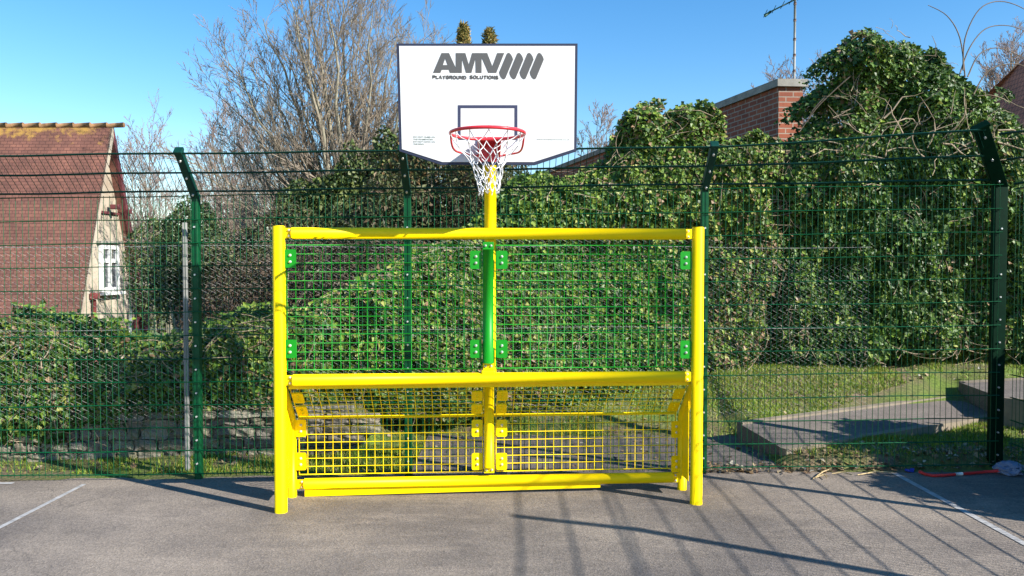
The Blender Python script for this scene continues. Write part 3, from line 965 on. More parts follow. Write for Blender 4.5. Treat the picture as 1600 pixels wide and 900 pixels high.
r3 = empty('ivy_thicket', 'tall dark ivy thicket over a buried tree at the right', 'hedge')
ivy_mass(r3, [(1205, 588), (1200, 420), (1190, 260), (1250, 212), (1285, 190), (1306, 160), (1255, 172), (1272, 142), (1316, 118), (1298, 86), (1325, 62), (1352, 46), (1388, 10), (1405, 36), (1445, 38), (1475, 62), (1500, 52), (1516, 78), (1545, 96), (1566, 130), (1590, 150), (1620, 180), (1760, 205), (1760, 575), (1500, 572), (1330, 580)],
         lambda x: 9.5 + 0.0 * x, 1.7, 175000, .050, [5.5, 3.6, 2.0, .8, .5, .4], 107, vines=900, gap=.32, bulge=.40)
# tree limbs showing under the crown of the thicket
br = Branches(); rr = random.Random(5)
for k in range(34):
    x0 = rr.uniform(3.8, 5.7); z0 = rr.uniform(2.9, 3.5)
    pts = [Vector((x0, 9.35 + rr.uniform(-.15, .1), z0))]
    d = Vector((rr.uniform(-1, 1), rr.uniform(-.2, .1), rr.uniform(.0, .7))).normalized()
    for q in range(5):
        d = (d + Vector((rr.gauss(0, .3), rr.gauss(0, .08), rr.gauss(0, .3)))).normalized()
        pts.append(pts[-1] + d * rr.uniform(.08, .17))
    br.limb(pts, [a_ * rr.choice([.3, .4, .6, .8]) for a_ in (.016, .014, .012, .01, .007, .004)], 5)
br.build('dead_limb', M['vine'], r3)

# bramble canes arching above the thicket
root = empty('bramble', 'arching bare bramble canes above the ivy at the top right', 'plant', (0, 0, 0))
for pts_px in ([(1505, 110), (1508, 60), (1530, 15), (1562, 2), (1600, 14), (1625, 40)],
               [(1500, 115), (1515, 75), (1540, 45), (1575, 40), (1610, 52)],
               [(1508, 120), (1500, 60), (1480, 25), (1450, 8)],
               [(1512, 120), (1530, 85), (1560, 75), (1600, 90)],
               [(1520, 150), (1545, 110), (1590, 100), (1620, 120)],
               [(1290, 150), (1270, 172), (1262, 190)], [(1330, 118), (1305, 140), (1275, 170), (1250, 205)]):
    mb = MB()
    P3 = [at(a, b, 9.6 + .05 * i_) for i_, (a, b) in enumerate(pts_px)]
    # catmull smoothing
    out = []
    for i_ in range(len(P3) - 1):
        p0 = P3[max(i_ - 1, 0)]; p1 = P3[i_]; p2 = P3[i_ + 1]; p3 = P3[min(i_ + 2, len(P3) - 1)]
        for q in range(5):
            t = q / 5
            out.append(.5 * ((2 * p1) + (p2 - p0) * t + (2 * p0 - 5 * p1 + 4 * p2 - p3) * t * t + (-p0 + 3 * p1 - 3 * p2 + p3) * t ** 3))
    out.append(P3[-1])
    mb.tube(out, [.009 * (1 - .6 * i_ / len(out)) for i_ in range(len(out))], 5)
    mb.build('cane', M['cane'], root)

# shrub outside the side fence whose shade falls on the corner
leafy('laurel_shrub', 'dark shrub outside the side fence shading the court corner', 'shrub', (5.25, 5.15, 0),
      [((0, 0, .75), (.6, .75, .75)), ((.3, .7, .9), (.6, .7, .9)), ((.1, 1.3, .8), (.55, .6, .8))], 30000, .075, GREEN_DARK, [4, 3, 2, .7], 111, 'ivy')

# ------------------------------------------------------------------ stone wall
def stone_wall():
    root = empty('stone_wall', 'low weathered rubble stone wall under the ivy hedge', 'wall', (WALL_A[0], WALL_A[1], 0), math.atan2(WALL_B[1] - WALL_A[1], WALL_B[0] - WALL_A[0]))
    Ln = math.hypot(WALL_B[0] - WALL_A[0], WALL_B[1] - WALL_A[1])
    core = MB(); core.box((Ln / 2, .16, .19), (Ln, .28, .40)); core.build('mortar_core', M['mortar'], root)
    rr = random.Random(9)
    Vs, Fs, Cs = [], [], []
    z = -.02
    row = 0
    while z < .40:
        h = rr.uniform(.055, .11)
        if z + h > .36: h = .075
        top = z + h >= .40
        x = rr.uniform(-.1, 0)
        while x < Ln:
            w = rr.uniform(.09, .30) if not top else rr.uniform(.2, .42)
            bm = bmesh.new()
            bmesh.ops.create_cube(bm, size=1)
            bmesh.ops.subdivide_edges(bm, edges=bm.edges, cuts=2, use_grid_fill=True)
            for v in bm.verts:
                p = v.co
                k = 1 - .10 * (abs(p.x) > .4) * (abs(p.z) > .4)
                p.x *= (w - .012) * k; p.z *= (h - .010) * k; p.y *= .16 * (1 - .25 * ((abs(p.x) / w > .45) or (abs(p.z) / h > .45)))
                p += Vector((rr.gauss(0, .005), rr.gauss(0, .007), rr.gauss(0, .004)))
                p += Vector((x + w / 2, .045 + rr.gauss(0, .001) - (.03 if top else 0), z + h / 2))
            off = rr.gauss(0, .014)
            tlt = rr.gauss(0, .03)
            for v in bm.verts: v.co.z += (v.co.x - x - w / 2) * tlt + 0
            b = len(Vs)
            bm.verts.index_update()
            for v in bm.verts: Vs.append((v.co.x, v.co.y + off, v.co.z))
            for f in bm.faces:
                Fs.append([vv.index + b for vv in f.verts])
            g = rr.uniform(.15, .30)
            c = (g, g * rr.uniform(.86, .94), g * rr.uniform(.62, .76))
            Cs += [c] * len(bm.verts)
            bm.free()
            x += w
        z += h
        row += 1
    np_mesh('stonework', np.array(Vs), np.array(Fs), M['stone'], root, np.array(Cs))
stone_wall()

# ------------------------------------------------------------------ ramp slabs
def slab(label, pts, thick, name='concrete_ramp'):
    """pts: far-left, near-left, near-right, far-right (x,y,z)"""
    root = empty(name, label, 'ramp')
    P_ = [Vector(p) for p in pts]
    body = MB()
    lo = [(p.x, p.y, p.z - thick) for p in P_]
    hi = [(p.x, p.y, p.z) for p in P_]
    body.add(lo + hi, [(0, 1, 5, 4), (1, 2, 6, 5), (2, 3, 7, 6), (3, 0, 4, 7), (4, 5, 6, 7), (3, 2, 1, 0)])
    body.build('ramp_body', M['asphalt2'], root)
    def edging(a, b, inward):
        m_ = MB(); d = (b - a).normalized(); n_ = inward * .085
        up = Vector((0, 0, .012)); dn = Vector((0, 0, -thick))
        q = [a + dn, b + dn, b + n_ + dn, a + n_ + dn, a + up, b + up, b + n_ + up, a + n_ + up]
        o = -inward * .004
        q = [p + o for p in q]
        m_.add(q, [(0, 1, 5, 4), (1, 2, 6, 5), (2, 3, 7, 6), (3, 0, 4, 7), (4, 5, 6, 7)])
        m_.build('edging', M['concrete_edge'], root)
    edging(P_[1], P_[2], Vector((-.4, .9, 0)).normalized())
    edging(P_[0], P_[3], Vector((.4, -.9, 0)).normalized())
def gp(px, py, z):
    p = gnd(px, py, z); return (p.x, p.y, z)
slab('long low tarmac ramp with pale concrete edging beyond the right fence panel', [gp(1152, 660, .20), gp(1228, 704, .12), gp(1560, 650, .19), gp(1485, 618, .27)], .27)
slab('second higher ramp slab partly hidden by the corner post', [gp(1498, 597, .42), gp(1572, 624, .40), gp(1800, 640, .44), gp(1720, 585, .52)], .40)

# ------------------------------------------------------------------ grass and litter
def grass():
    zones = [((-5.5, 6.6), (-0.8, 7.5), 16000), ((-1.2, 8.0), (2.4, 10), 18000), ((2.2, 6.8), (5.2, 8.2), 20000), ((2.0, 8.0), (7, 10.2), 36000), ((-1.2, 6.8), (-.7, 8.5), 2500)]
    Ps = []
    for a, b, n in zones:
        P = np.stack([rng.uniform(a[0], b[0], n * 2), rng.uniform(a[1], b[1], n * 2), np.zeros(n * 2)], 1)
        g = sine_noise(P, 1.1, 3) + .6 * sine_noise(P, 4, 4)
        P = P[(g > -.25) | (rng.random(len(P)) < .12)][:n]
        Ps.append(P)
    P = np.concatenate(Ps)
    P[:, 2] = height(P[:, 0], P[:, 1]) - .004
    # keep off the ramp slabs and path
    x, y = P[:, 0], P[:, 1]
    on1 = point_in_poly(x, y, [(2.2, 7.9), (2.40, 6.95), (5.0, 8.1), (5.1, 9.35)])
    onp = (x > -.85) & (x < 2.45) & (y < 8.0) & (y > 6.4)
    P = P[~on1 & ~onp]
    n = len(P)
    hgt = rng.uniform(.02, .065, n)[:, None]
    d = norm(np.stack([rng.normal(0, .55, n), rng.normal(0, .55, n), np.ones(n)], 1))
    s = norm(np.stack([rng.normal(size=n), rng.normal(size=n), np.zeros(n)], 1)) * .006
    V = np.stack([P - s, P + s, P + d * hgt], 1).reshape(-1, 3)
    b = np.arange(n) * 3
    pal = np.array([(.14, .24, .015), (.22, .34, .025), (.31, .40, .04), (.36, .32, .09)])
    c = pal[rng.integers(0, 4, n)] * rng.uniform(.7, 1.2, (n, 1))
    o = np_mesh('grass', V, np.stack([b, b + 1, b + 2], 1), M['grass'], None, np.repeat(c, 3, 0))
    tag(o, 'short mossy grass growing beyond the fence', 'grass', kind='stuff')
    # fallen leaves
    n = 2000
    P = np.stack([rng.uniform(-5, 6, n), rng.uniform(6.55, 10, n), np.zeros(n)], 1)
    near = rng.random(n) < .25
    P[near, 1] = fence_y(P[near, 0]) + rng.uniform(-.02, .35, near.sum())
    P[near, 0] = rng.uniform(1.6, 4.6, near.sum())
    P[near, 1] = fence_y(P[near, 0]) + np.abs(rng.normal(.08, .12, near.sum()))
    x, y = P[:, 0], P[:, 1]
    kp = ~point_in_poly(x, y, [(2.2, 7.9), (2.40, 6.95), (5.0, 8.1), (5.1, 9.35)]) & ~((x < -1) & (np.abs(y - wall_y(x) - .1) < .25))
    P = P[kp]
    P[:, 2] = height(P[:, 0], P[:, 1]) + .022
    o = leaf_mesh('leaf_litter', P, np.tile([[0, 0, 1.]], (len(P), 1)), np.full(len(P), .045), [(.25, .16, .08), (.35, .27, .16), (.13, .08, .05), (.42, .38, .30)], [3, 3, 2, 1], M['foliage'], None, droop=0, tint_noise=False, jitter=.35)
    tag(o, 'dry fallen leaves and debris scattered beyond the fence', 'leaves', kind='stuff')
grass()

# ------------------------------------------------------------------ weld-mesh fences
def fpost_z(x): return 2.32 + (x + 2.56) / 6.69 * .12     # elbow height along the back fence
ARM_F, ARM_U = 0.31, 0.285
def arm_vec(p, inw, corner):
    if corner is not None and abs(p[0] - corner[0]) < .5 and abs(p[1] - corner[1]) < .5:
        return inw * .33 + Vector((-.36 if abs(inw.y) > .5 else 0, -.30 if abs(inw.x) > .5 else 0, .40))
    return inw * ARM_F + Vector((0, 0, ARM_U))
def fence(root, posts, zfun, inward, arm_mat, corner=None, bolts=True, skip=0):
    """posts: list of (x,y) on the ground; inward: unit vector the arms lean to"""
    inw = Vector(inward)
    for (x, y) in posts[skip:]:
        ze = zfun(x)
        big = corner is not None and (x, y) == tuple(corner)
        w = .11 if big else .055
        dirv = Vector((-inw.y, inw.x, 0))
        rot = Matrix.Rotation(math.atan2(dirv.y, dirv.x), 3, 'Z')
        m_ = MB()
        back = -inw * .045
        m_.rbox((x + back.x, y + back.y, ze / 2 - .1), (w, .06, ze + .2), .006, rot)
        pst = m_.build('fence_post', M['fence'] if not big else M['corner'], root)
        # cranked arm
        m_ = MB()
        e0 = Vector((x, y, ze - .03)) + back; e1 = e0 + arm_vec((x, y), inw, corner) + Vector((0, 0, .03))
        ax = (e1 - e0)
        zv = ax.normalized(); xv = zv.cross(dirv).normalized(); yv = xv.cross(zv).normalized()
        mat3 = Matrix((yv, xv, zv)).transposed()
        m_.rbox((e0 + e1) / 2, (w * 1.02, .058, ax.length + .04), .005, mat3)
        m_.rbox(e1 + zv * .02, (w * 1.2, .07, .03), .006, mat3)
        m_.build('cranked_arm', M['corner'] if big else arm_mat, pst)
        if bolts:
            k = .12
            fr = Vector((x, y, 0)) - inw * .012
            z = .13
            while z < ze:
                b_ = MB()
                b_.tube([fr + Vector((0, 0, z)), fr + inw * .012 + Vector((0, 0, z))], .0075, 8)
                b_.build('bolt', M['bolt'], pst)
                z += .385 if z > 1.5 or z < .1 else .192
            for t in (.12, .5, .88):
                p = e0.lerp(e1, t) + inw * .035 + Vector((0, 0, -.02)) * 0
                b_ = MB(); nrm_ = xv if xv.dot(inw) > 0 else -xv
                pp_ = e0.lerp(e1, t) + nrm_ * .029
                b_.tube([pp_, pp_ + nrm_ * .01], .009, 8); b_.build('bolt', M['bolt'], pst)
    # panels
    for (x0, y0), (x1, y1) in zip(posts[:-1], posts[1:]):
        m_ = MB()
        L_ = math.hypot(x1 - x0, y1 - y0)
        nvt = int(round(L_ / .05))
        def P(t, z, o=0):
            return Vector((x0 + (x1 - x0) * t, y0 + (y1 - y0) * t, z)) + inw * o
        za, zb = zfun(x0), zfun(x1)
        for k in range(nvt + 1):
            t = (k + .5) / (nvt + 1); zt = za + (zb - za) * t - .01
            m_.tube([P(t, .03), P(t, zt)], .0026, 4, False)
        nh = 12
        for h in range(nh + 1):
            f = h / nh
            ra = .05 + (za - .07) * f; rb = .05 + (zb - .07) * f
            for o in (-.006, .006):
                pts = [P(t, ra + (rb - ra) * t + .004 * math.sin(t * 7 + h), o) for t in (0, .25, .5, .75, 1)]
                m_.tube(pts, .0036, 4, False)
        m_.build('mesh_panel', M['fence'], root)
        m_ = MB()
        def Q(t, s):
            av = arm_vec((x0, y0), inw, corner).lerp(arm_vec((x1, y1), inw, corner), t)
            return P(t, za + (zb - za) * t + .01) + av * s
        for k in range(nvt + 1):
            t = (k + .5) / (nvt + 1)
            m_.tube([Q(t, 0), Q(t, .96)], .0026, 4, False)
        for s in (.02, .48, .94):
            for o in (-.004, .012):
                m_.tube([Q(0, s + o), Q(.33, s + o) + Vector((0, 0, -.006)), Q(.66, s + o) + Vector((0, 0, .003)), Q(1, s + o)], .0052, 4, False)
        m_.build('cranked_mesh_panel', M['fence_arm'], root)

bf = empty('mesh_fence', 'green weld-mesh fence with cranked top running behind the goal', 'fence')
bx = [-6.3, -4.32, -2.56, gnd(638, 745).x - .0, gnd(1101, 742).x, 4.13]
bposts = [(x, fence_y(x)) for x in bx]
CORNER = bposts[-1]
fence(bf, bposts, fpost_z, (0, -1, 0), M['fence_arm'], CORNER)
sf = empty('mesh_fence', 'side fence of green mesh meeting the corner post at the right edge', 'fence')
sp = [(4.19, 6.66), (4.19, 4.98), (4.19, 3.22), (4.19, 1.4), (4.19, -.5), (4.19, -2.5)]
fence(sf, sp, lambda x: 2.40, (-1, 0, 0), M['fence_arm'], CORNER, bolts=False, skip=1)

# ------------------------------------------------------------------ chain link fence behind
def chainlink():
    root = empty('chainlink_fence', 'sagging grey chain-link fence on a pale steel post behind the green mesh', 'fence')
    def cy(x): return fence_y(x) + .30
    z0, z1 = .42, 2.04
    cell = .062
    xa, xb = -5.6, 3.15
    n = int((xb - xa) / cell); m_ = int((z1 - z0) / (cell / 2))
    Vs = []; Fs = []
    r_ = .0015
    vi = 0
    ang = [0, 2.094, 4.189]
    for k in range(n):
        x = xa + k * cell
        top = z1 + .04 * math.sin(x * 1.3) - (.10 if x < -2.8 else 0) - (.25 * sstep(np.array((x - 1.2) / 1.5)))
        rows = []
        for j in range(m_ + 1):
            z = z0 + (j * cell / 2)
            if z > top: break
            ph = 1 if j % 2 else 0
            xx = x + ph * cell * 1.02 + .006 * math.sin(z * 9 + x * 3)
            yy = cy(x) + .03 * math.sin(x * 2.2 + z * 1.7) + (.002 if j % 2 else -.002)
            rows.append((xx, yy, z))
        for p in rows:
            for a in ang: Vs.append((p[0] + math.cos(a) * r_, p[1] + math.sin(a) * r_, p[2]))
        for j in range(len(rows) - 1):
            for q in range(3):
                a = vi + j * 3 + q; b = vi + j * 3 + (q + 1) % 3
                Fs.append((a, b, b + 3, a + 3))
        vi += len(rows) * 3
    np_mesh('chainlink_mesh', np.array(Vs), np.array(Fs), M['galv'], root)
    xp = at(291, 400, cy(-2.75)).x
    for x in (-5.5, xp):
        p = MB(); h = 2.10 if x == xp else 1.95
        p.rbox((x, cy(x) - .02, h / 2), (.030, .030, h), .004); p.rbox((x - .012, cy(x) - .02, h / 2), (.008, .04, h - .004), .002)
        p.build('steel_post', M['post_white'], root)
    w = MB()
    for z in (1.9, 1.2):
        w.tube([(x, cy(x), z + .01 * math.sin(x * 2)) for x in np.linspace(xa, xb, 30)], .002, 4, False)
    w.build('line_wire', M['galv'], root)
chainlink()

# ------------------------------------------------------------------ the goal
GL = gnd(437.5, 800); GR = gnd(1087, 787)
GO = (GL + GR) / 2
GA = math.atan2(GR.y - GL.y, GR.x - GL.x)
goal = empty('goal_unit', 'yellow steel goal with green upper mesh and basketball backboard, standing on the court', 'goal', GO, GA)
Gm = Matrix.Rotation(GA, 3, 'Z'); Gi = Gm.inverted()
def Lc(px, py, ly=0.0):
    """local point on the goal's plane y=ly seen at this pixel"""
    o = Gi @ (Vector((0, 0, CAM_H)) - GO); d = Gi @ ray(px, py)
    t = (ly - o.y) / d.y
    return o + d * t
YB = .37      # back plane of the recess
YBOARD = -.45
xL = Lc(437.5, 600).x; xR = Lc(1089, 600).x
zTop = 2.02; zT = 1.968; zM = .935; r_post = .044; r_rail = .041
xLi = Lc(457, 589).x; xRi = Lc(1069, 589).x
def part(mb_, name, mat, parent=goal): return mb_.build(name, mat, parent)

for x in (xL, xR):
    m_ = MB()
    m_.tube([(x, 0, 0), (x, 0, zTop - .006), (x, 0, zTop)], [r_post, r_post, r_post - .008], 28)
    part(m_, 'upright_post', M['yellow'])
    # rear corner tube with sloping brace up to the middle rail
    m_ = MB(); s = 1 if x < 0 else -1
    m_.tube([(x, YB, 0), (x, YB, .56), (x, YB - .03, .61), (x, .06, .88), (x, .02, .89)], .036, 16)
    pb = part(m_, 'rear_post', M['yellow'])
    m_ = MB()
    yf_ = .17
    m_.add([(x + s * .012, yf_, .12), (x + s * .012, YB - .03, .12), (x + s * .012, YB - .03, .58), (x + s * .012, yf_, .74),
            (x + s * .006, yf_, .12), (x + s * .006, YB - .03, .12), (x + s * .006, YB - .03, .58), (x + s * .006, yf_, .74)],
           [(0, 1, 2, 3), (7, 6, 5, 4), (0, 4, 5, 1), (1, 5, 6, 2), (2, 6, 7, 3), (3, 7, 4, 0)])
    part(m_, 'side_plate', M['yellow'])

def bolt(parent, p, r=.0085, n=Vector((0, -1, 0)), mat=None):
    b_ = MB(); p = Vector(p)
    b_.tube([p, p + n * .004, p + n * .009, p + n * .011], [r * 1.15, r * 1.1, r * .8, r * .3], 10)
    return b_.build('bolt', mat or M['bolt'], parent)

def rail(z, ly, name='cross_rail', x0=None, x1=None, r=r_rail, flat=True):
    m_ = MB()
    m_.tube([(x0, ly, z), (x1, ly, z)], r, 28)
    xo0 = xL if ly < .2 else xL; xo1 = xR
    rl = part(m_, name, M['yellow'])
    for xe, xo in ((x0, xo0), (x1, xo1)):
        t = MB(); cx = (xe + xo) / 2
        t.rbox((cx, ly - .012 if flat else ly, z), (abs(xe - xo), .012, r * 1.75), .004)
        e = part(t, 'end_plate', M['yellow'], rl)
        s = 1 if xo < xe else -1
        bx_ = xe - s * .018
        for dz in (-.02, .02): bolt(rl, (bx_, ly - .018, z + dz))
    return rl
rail(zT, 0, 'top_rail', xLi + .005, xRi)
rail(zM, 0, 'middle_rail', xLi + .005, xRi)
zB = Lc(760, 751, YB).z
rail(zB, YB, 'bottom_rail', Lc(476, 750, YB).x, Lc(1051, 750, YB).x, .041)
# tall pole behind everything
xP = Lc(766, 320, .09).x
m_ = MB(); m_.tube([(xP, .09, zM - .03), (xP, .09, 2.95)], .043, 28); part(m_, 'backboard_pole', M['yellow'])
for z in (2.50, 2.88):
    m_ = MB(); m_.rbox((xP, (.09 + YBOARD) / 2 + .01, z), (.06, .44, .05), .006); part(m_, 'support_arm', M['yellow'])
# green tube and its tabs
xG = Lc(763, 480, -.01).x
zg0, zg1 = Lc(763, 567, 0).z, Lc(763, 390, 0).z
m_ = MB(); m_.tube([(xG, -.01, zg0), (xG, -.01, zg1)], .038, 28); gt = part(m_, 'centre_tube', M['green'])
for z in (Lc(763, 384, 0).z, Lc(763, 572, 0).z):
    m_ = MB(); m_.rbox((xG, -.002, z), (.078, .012, .055), .003)
    t = part(m_, 'tube_tab', M['green'] if z > 1.5 else M['yellow'], gt)
    for dx in (-.020, .020): bolt(gt, (xG + dx, -.008, z))
m_ = MB(); m_.rbox((xG, -.0, zM + .035), (.10, .055, .05), .01); part(m_, 'rail_saddle', M['yellow'])

# mesh infills -------------------------------------------------
def infill(x0, x1, pa, pb, mat, name='mesh_infill', frame=.004, cell=.0625, wire=.0027, skew=0.0):
    """pa,pb: (y,z) of bottom and top lines"""
    m_ = MB()
    n = max(2, int(round((x1 - x0) / cell)))
    (ya, za), (yb, zb) = pa, pb
    L_ = math.hypot(yb - ya, zb - za); nh = max(2, int(round(L_ / cell)))
    ny_, nz_ = -(zb - za) / L_, (yb - ya) / L_      # panel normal
    for k in range(n + 1):
        x = x0 + (x1 - x0) * k / n
        s = skew * (1 if x > (xL + xR) / 2 else -1) * 0
        m_.tube([(x + s, ya, za), (x, yb, zb)], wire if 0 < k < n else frame, 6)
    for k in range(nh + 1):
        t = k / nh
        y = ya + (yb - ya) * t + ny_ * wire * 1.6; z = za + (zb - za) * t + nz_ * wire * 1.6
        m_.tube([(x0, y, z), (x1, y, z)], wire if 0 < k < nh else frame, 6)
    return part(m_, name, mat)
zg_t, zg_b = Lc(600, 383, 0).z, Lc(600, 577, 0).z
gx = [(xL + r_post + .006, Lc(752, 480, 0).x), (Lc(775, 480, 0).x, xR - r_post - .008)]
for a, b in gx:
    infill(a, b, (0.012, zg_b), (0.012, zg_t), M['green'])
zb_t, zb_b = Lc(600, 652, YB).z, Lc(600, 739, YB).z
lx = [(xL + .036 + .02, Lc(754, 700, YB).x), (Lc(775, 700, YB).x, xR - .036 - .02)]
for a, b in lx:
    infill(a, b, (YB, zb_b), (YB, zb_t), M['yellow'])
    infill(a, b, (YB - .012, zb_t + .012), (.05, zM - .062), M['yellow'], 'sloping_infill')
# folded edge bars of the recess roof
m_ = MB(); m_.rbox(((xL + xR) / 2, YB, zb_t + .006), (xR - xL - .1, .012, .022), .003); part(m_, 'fold_bar', M['yellow'])
m_ = MB(); m_.rbox(((xL + xR) / 2, .045, zM - .055), (xR - xL - .1, .03, .03), .004); part(m_, 'fold_bar', M['yellow'])

def bracket(x, z, ly, mat, w=.082, h=.13, tilt=None):
    m_ = MB()
    rot = Matrix.Rotation(tilt, 3, 'X') if tilt else None
    # rounded plate
    pts = []
    r_ = .014
    for cx, cz, a0 in ((w / 2 - r_, h / 2 - r_, 0), (-w / 2 + r_, h / 2 - r_, 90), (-w / 2 + r_, -h / 2 + r_, 180), (w / 2 - r_, -h / 2 + r_, 270)):
        for k in range(4):
            a = R(a0 + 30 * k); pts.append((cx + r_ * math.cos(a), cz + r_ * math.sin(a)))
    m_.prism(pts, -.004, .004)
    if rot is not None: m_.v = [tuple(rot @ Vector(v)) for v in m_.v]
    m_.v = [(v[0] + x, v[1] + ly, v[2] + z) for v in m_.v]
    br_ = part(m_, 'bracket', mat)
    nrm_ = Vector((0, -1, 0))
    if rot is not None: nrm_ = rot @ nrm_
    for dz in (-.023, .023):
        p = Vector((0, 0, dz))
        if rot is not None: p = rot @ p
        bolt(br_, Vector((x, ly, z)) + p + nrm_ * .004, .0095, nrm_, M['bolt'] if not rot else M['yellow'])
for px, pys in ((453.5, (404, 545)), (743.5, (406, 545)), (784, (406, 545)), (1071.5, (407, 546))):
    for py in pys:
        p = Lc(px, py, -.004); bracket(p.x, p.z, -.008, M['green'])
for px, pys in ((470, (669, 721)), (745.5, (669, 721)), (784, (669, 721)), (1057, (671, 725))):
    for py in pys:
        p = Lc(px, py, YB - .02); bracket(p.x, p.z, YB - .02, M['yellow'])
tl = math.atan2(YB - .06, (zM - .062) - zb_t)
for px, pys in ((0, 0), (745, 0), (784, 0), (1, 0)):
    if px == 0: x = lx[0][0] + .045
    elif px == 1: x = lx[1][1] - .045
    else: x = Lc(px, 625, .2).x
    for t in (.28, .72):
        y = YB - .012 + (.05 - YB + .012) * t; z = zb_t + .012 + (zM - .062 - zb_t - .012) * t
        bracket(x, z - .012, y - .012, M['yellow'], .08, .125, tl)
# lower centre tube
xC = Lc(764, 680, YB).x
m_ = MB(); m_.tube([(xC, YB - .03, Lc(764, 728, YB).z), (xC, YB - .03, zM - .10)], .038, 28); lt = part(m_, 'centre_tube', M['yellow'])
zt_ = Lc(764, 734, YB - .03).z
m_ = MB(); m_.rbox((xC, YB - .03, zt_), (.078, .012, .05), .003); part(m_, 'tube_tab', M['yellow'], lt)
for dx in (-.02, .02): bolt(lt, (xC + dx, YB - .036, zt_))
# kick plate under the bottom rail
a = Lc(476, 765, YB - .012); b = Lc(938, 765, YB - .012)
m_ = MB()
yk = YB - .012
m_.add([(a.x, yk, .002), (b.x, yk, .030), (b.x, yk, zB - .02), (a.x, yk, zB - .02), (a.x, yk + .006, .002), (b.x, yk + .006, .030), (b.x, yk + .006, zB - .02), (a.x, yk + .006, zB - .02)],
       [(0, 1, 2, 3), (7, 6, 5, 4), (0, 4, 5, 1), (1, 5, 6, 2), (2, 6, 7, 3), (3, 7, 4, 0)])
m_.v = [(v[0], v[1] + (.0), v[2] if v[2] > .05 else v[2]) for v in m_.v]
part(m_, 'kick_plate', M['yellow'])

# backboard -----------------------------------------------------
def B(px, py, off=0.0):
    p = Lc(px, py, YBOARD - off); return (p.x, p.z)
outl = [B(619.5, 68), B(902.5, 68), B(901, 236), B(836, 257.5), B(689, 257.5), B(624, 236)]
m_ = MB(); m_.prism(outl, YBOARD, YBOARD + .03); bb = part(m_, 'backboard', M['board_edge'])
m_ = MB(); m_.prism([B(623.6, 72), B(898.4, 72), B(896.8, 233), B(834, 253.2), B(691, 253.2), B(628, 233)], YBOARD - .003, YBOARD + .001)
part(m_, 'board_face', M['board'], bb)
m_ = MB()
m_.prism([B(715.5, 164.5), B(808.5, 164.5), B(808.5, 214), B(804, 214), B(804, 169), B(719.8, 169), B(719.8, 214), B(715.5, 214)], YBOARD - .005, YBOARD - .002)
m_.prism([B(715.5, 214.1), B(808.5, 214.1), B(808.5, 218.5), B(715.5, 218.5)], YBOARD - .005, YBOARD - .002)
part(m_, 'target_square', M['square'], bb)
def lg(u, v): return B(660 + u / 7.619, 70 + v / 7.619)
A_out = [(228, 100), (318, 100), (398, 275), (398, 100), (512, 100), (553, 238), (592, 100), (772, 100), (833, 257), (890, 100), (975, 100), (880, 335), (785, 335), (712, 168), (705, 168), (705, 335), (635, 335), (632, 180), (628, 180), (585, 335), (520, 335), (476, 182), (472, 182), (470, 335), (330, 335), (315, 298), (232, 298), (215, 335), (128, 335)]
hole = [(272, 165), (245, 243), (300, 243)]
m_ = MB(); m_.prism([lg(*p) for p in A_out], YBOARD - .005, YBOARD - .002, [[lg(*p) for p in hole]])
sl_ = [(1005, 110), (1013, 101), (1025, 98), (1037, 101), (1054, 118), (1070, 147), (1080, 178), (990, 395), (980, 408), (968, 411), (955, 408), (935, 388), (920, 358), (914, 328)]
for k in range(4):
    m_.prism([lg(u + 121.7 * k, v) for u, v in sl_], YBOARD - .005, YBOARD - .002)
part(m_, 'logo', M['logo'], bb)

def text_part(txt, px, py, height_px, width_px, mat, name, weight=0.0, space=1.0):
    cu = bpy.data.curves.new(name, 'FONT'); cu.body = txt
    cu.size = 1; cu.offset = weight; cu.space_character = space; cu.resolution_u = 3
    cu.extrude = 0.0
    tmp = bpy.data.objects.new('tmp_text', cu); COL.objects.link(tmp)
    dg = bpy.context.evaluated_depsgraph_get(); dg.update()
    me = bpy.data.meshes.new_from_object(tmp.evaluated_get(dg))
    bpy.data.objects.remove(tmp)
    co = np.array([v.co[:] for v in me.vertices])
    lo, hi = co.min(0), co.max(0)
    p0 = B(px, py); p1 = B(px + width_px, py + height_px)
    sx = (p1[0] - p0[0]) / (hi[0] - lo[0]); sz = (p0[1] - p1[1]) / (hi[1] - lo[1])
    for v in me.vertices:
        v.co = ((v.co.x - lo[0]) * sx + p0[0], YBOARD - .0052, (v.co.y - lo[1]) * sz + p1[1])
    me.materials.clear(); me.materials.append(mat)
    me.name = name
    o = bpy.data.objects.new(name, me); COL.objects.link(o); o.parent = bb
    return o
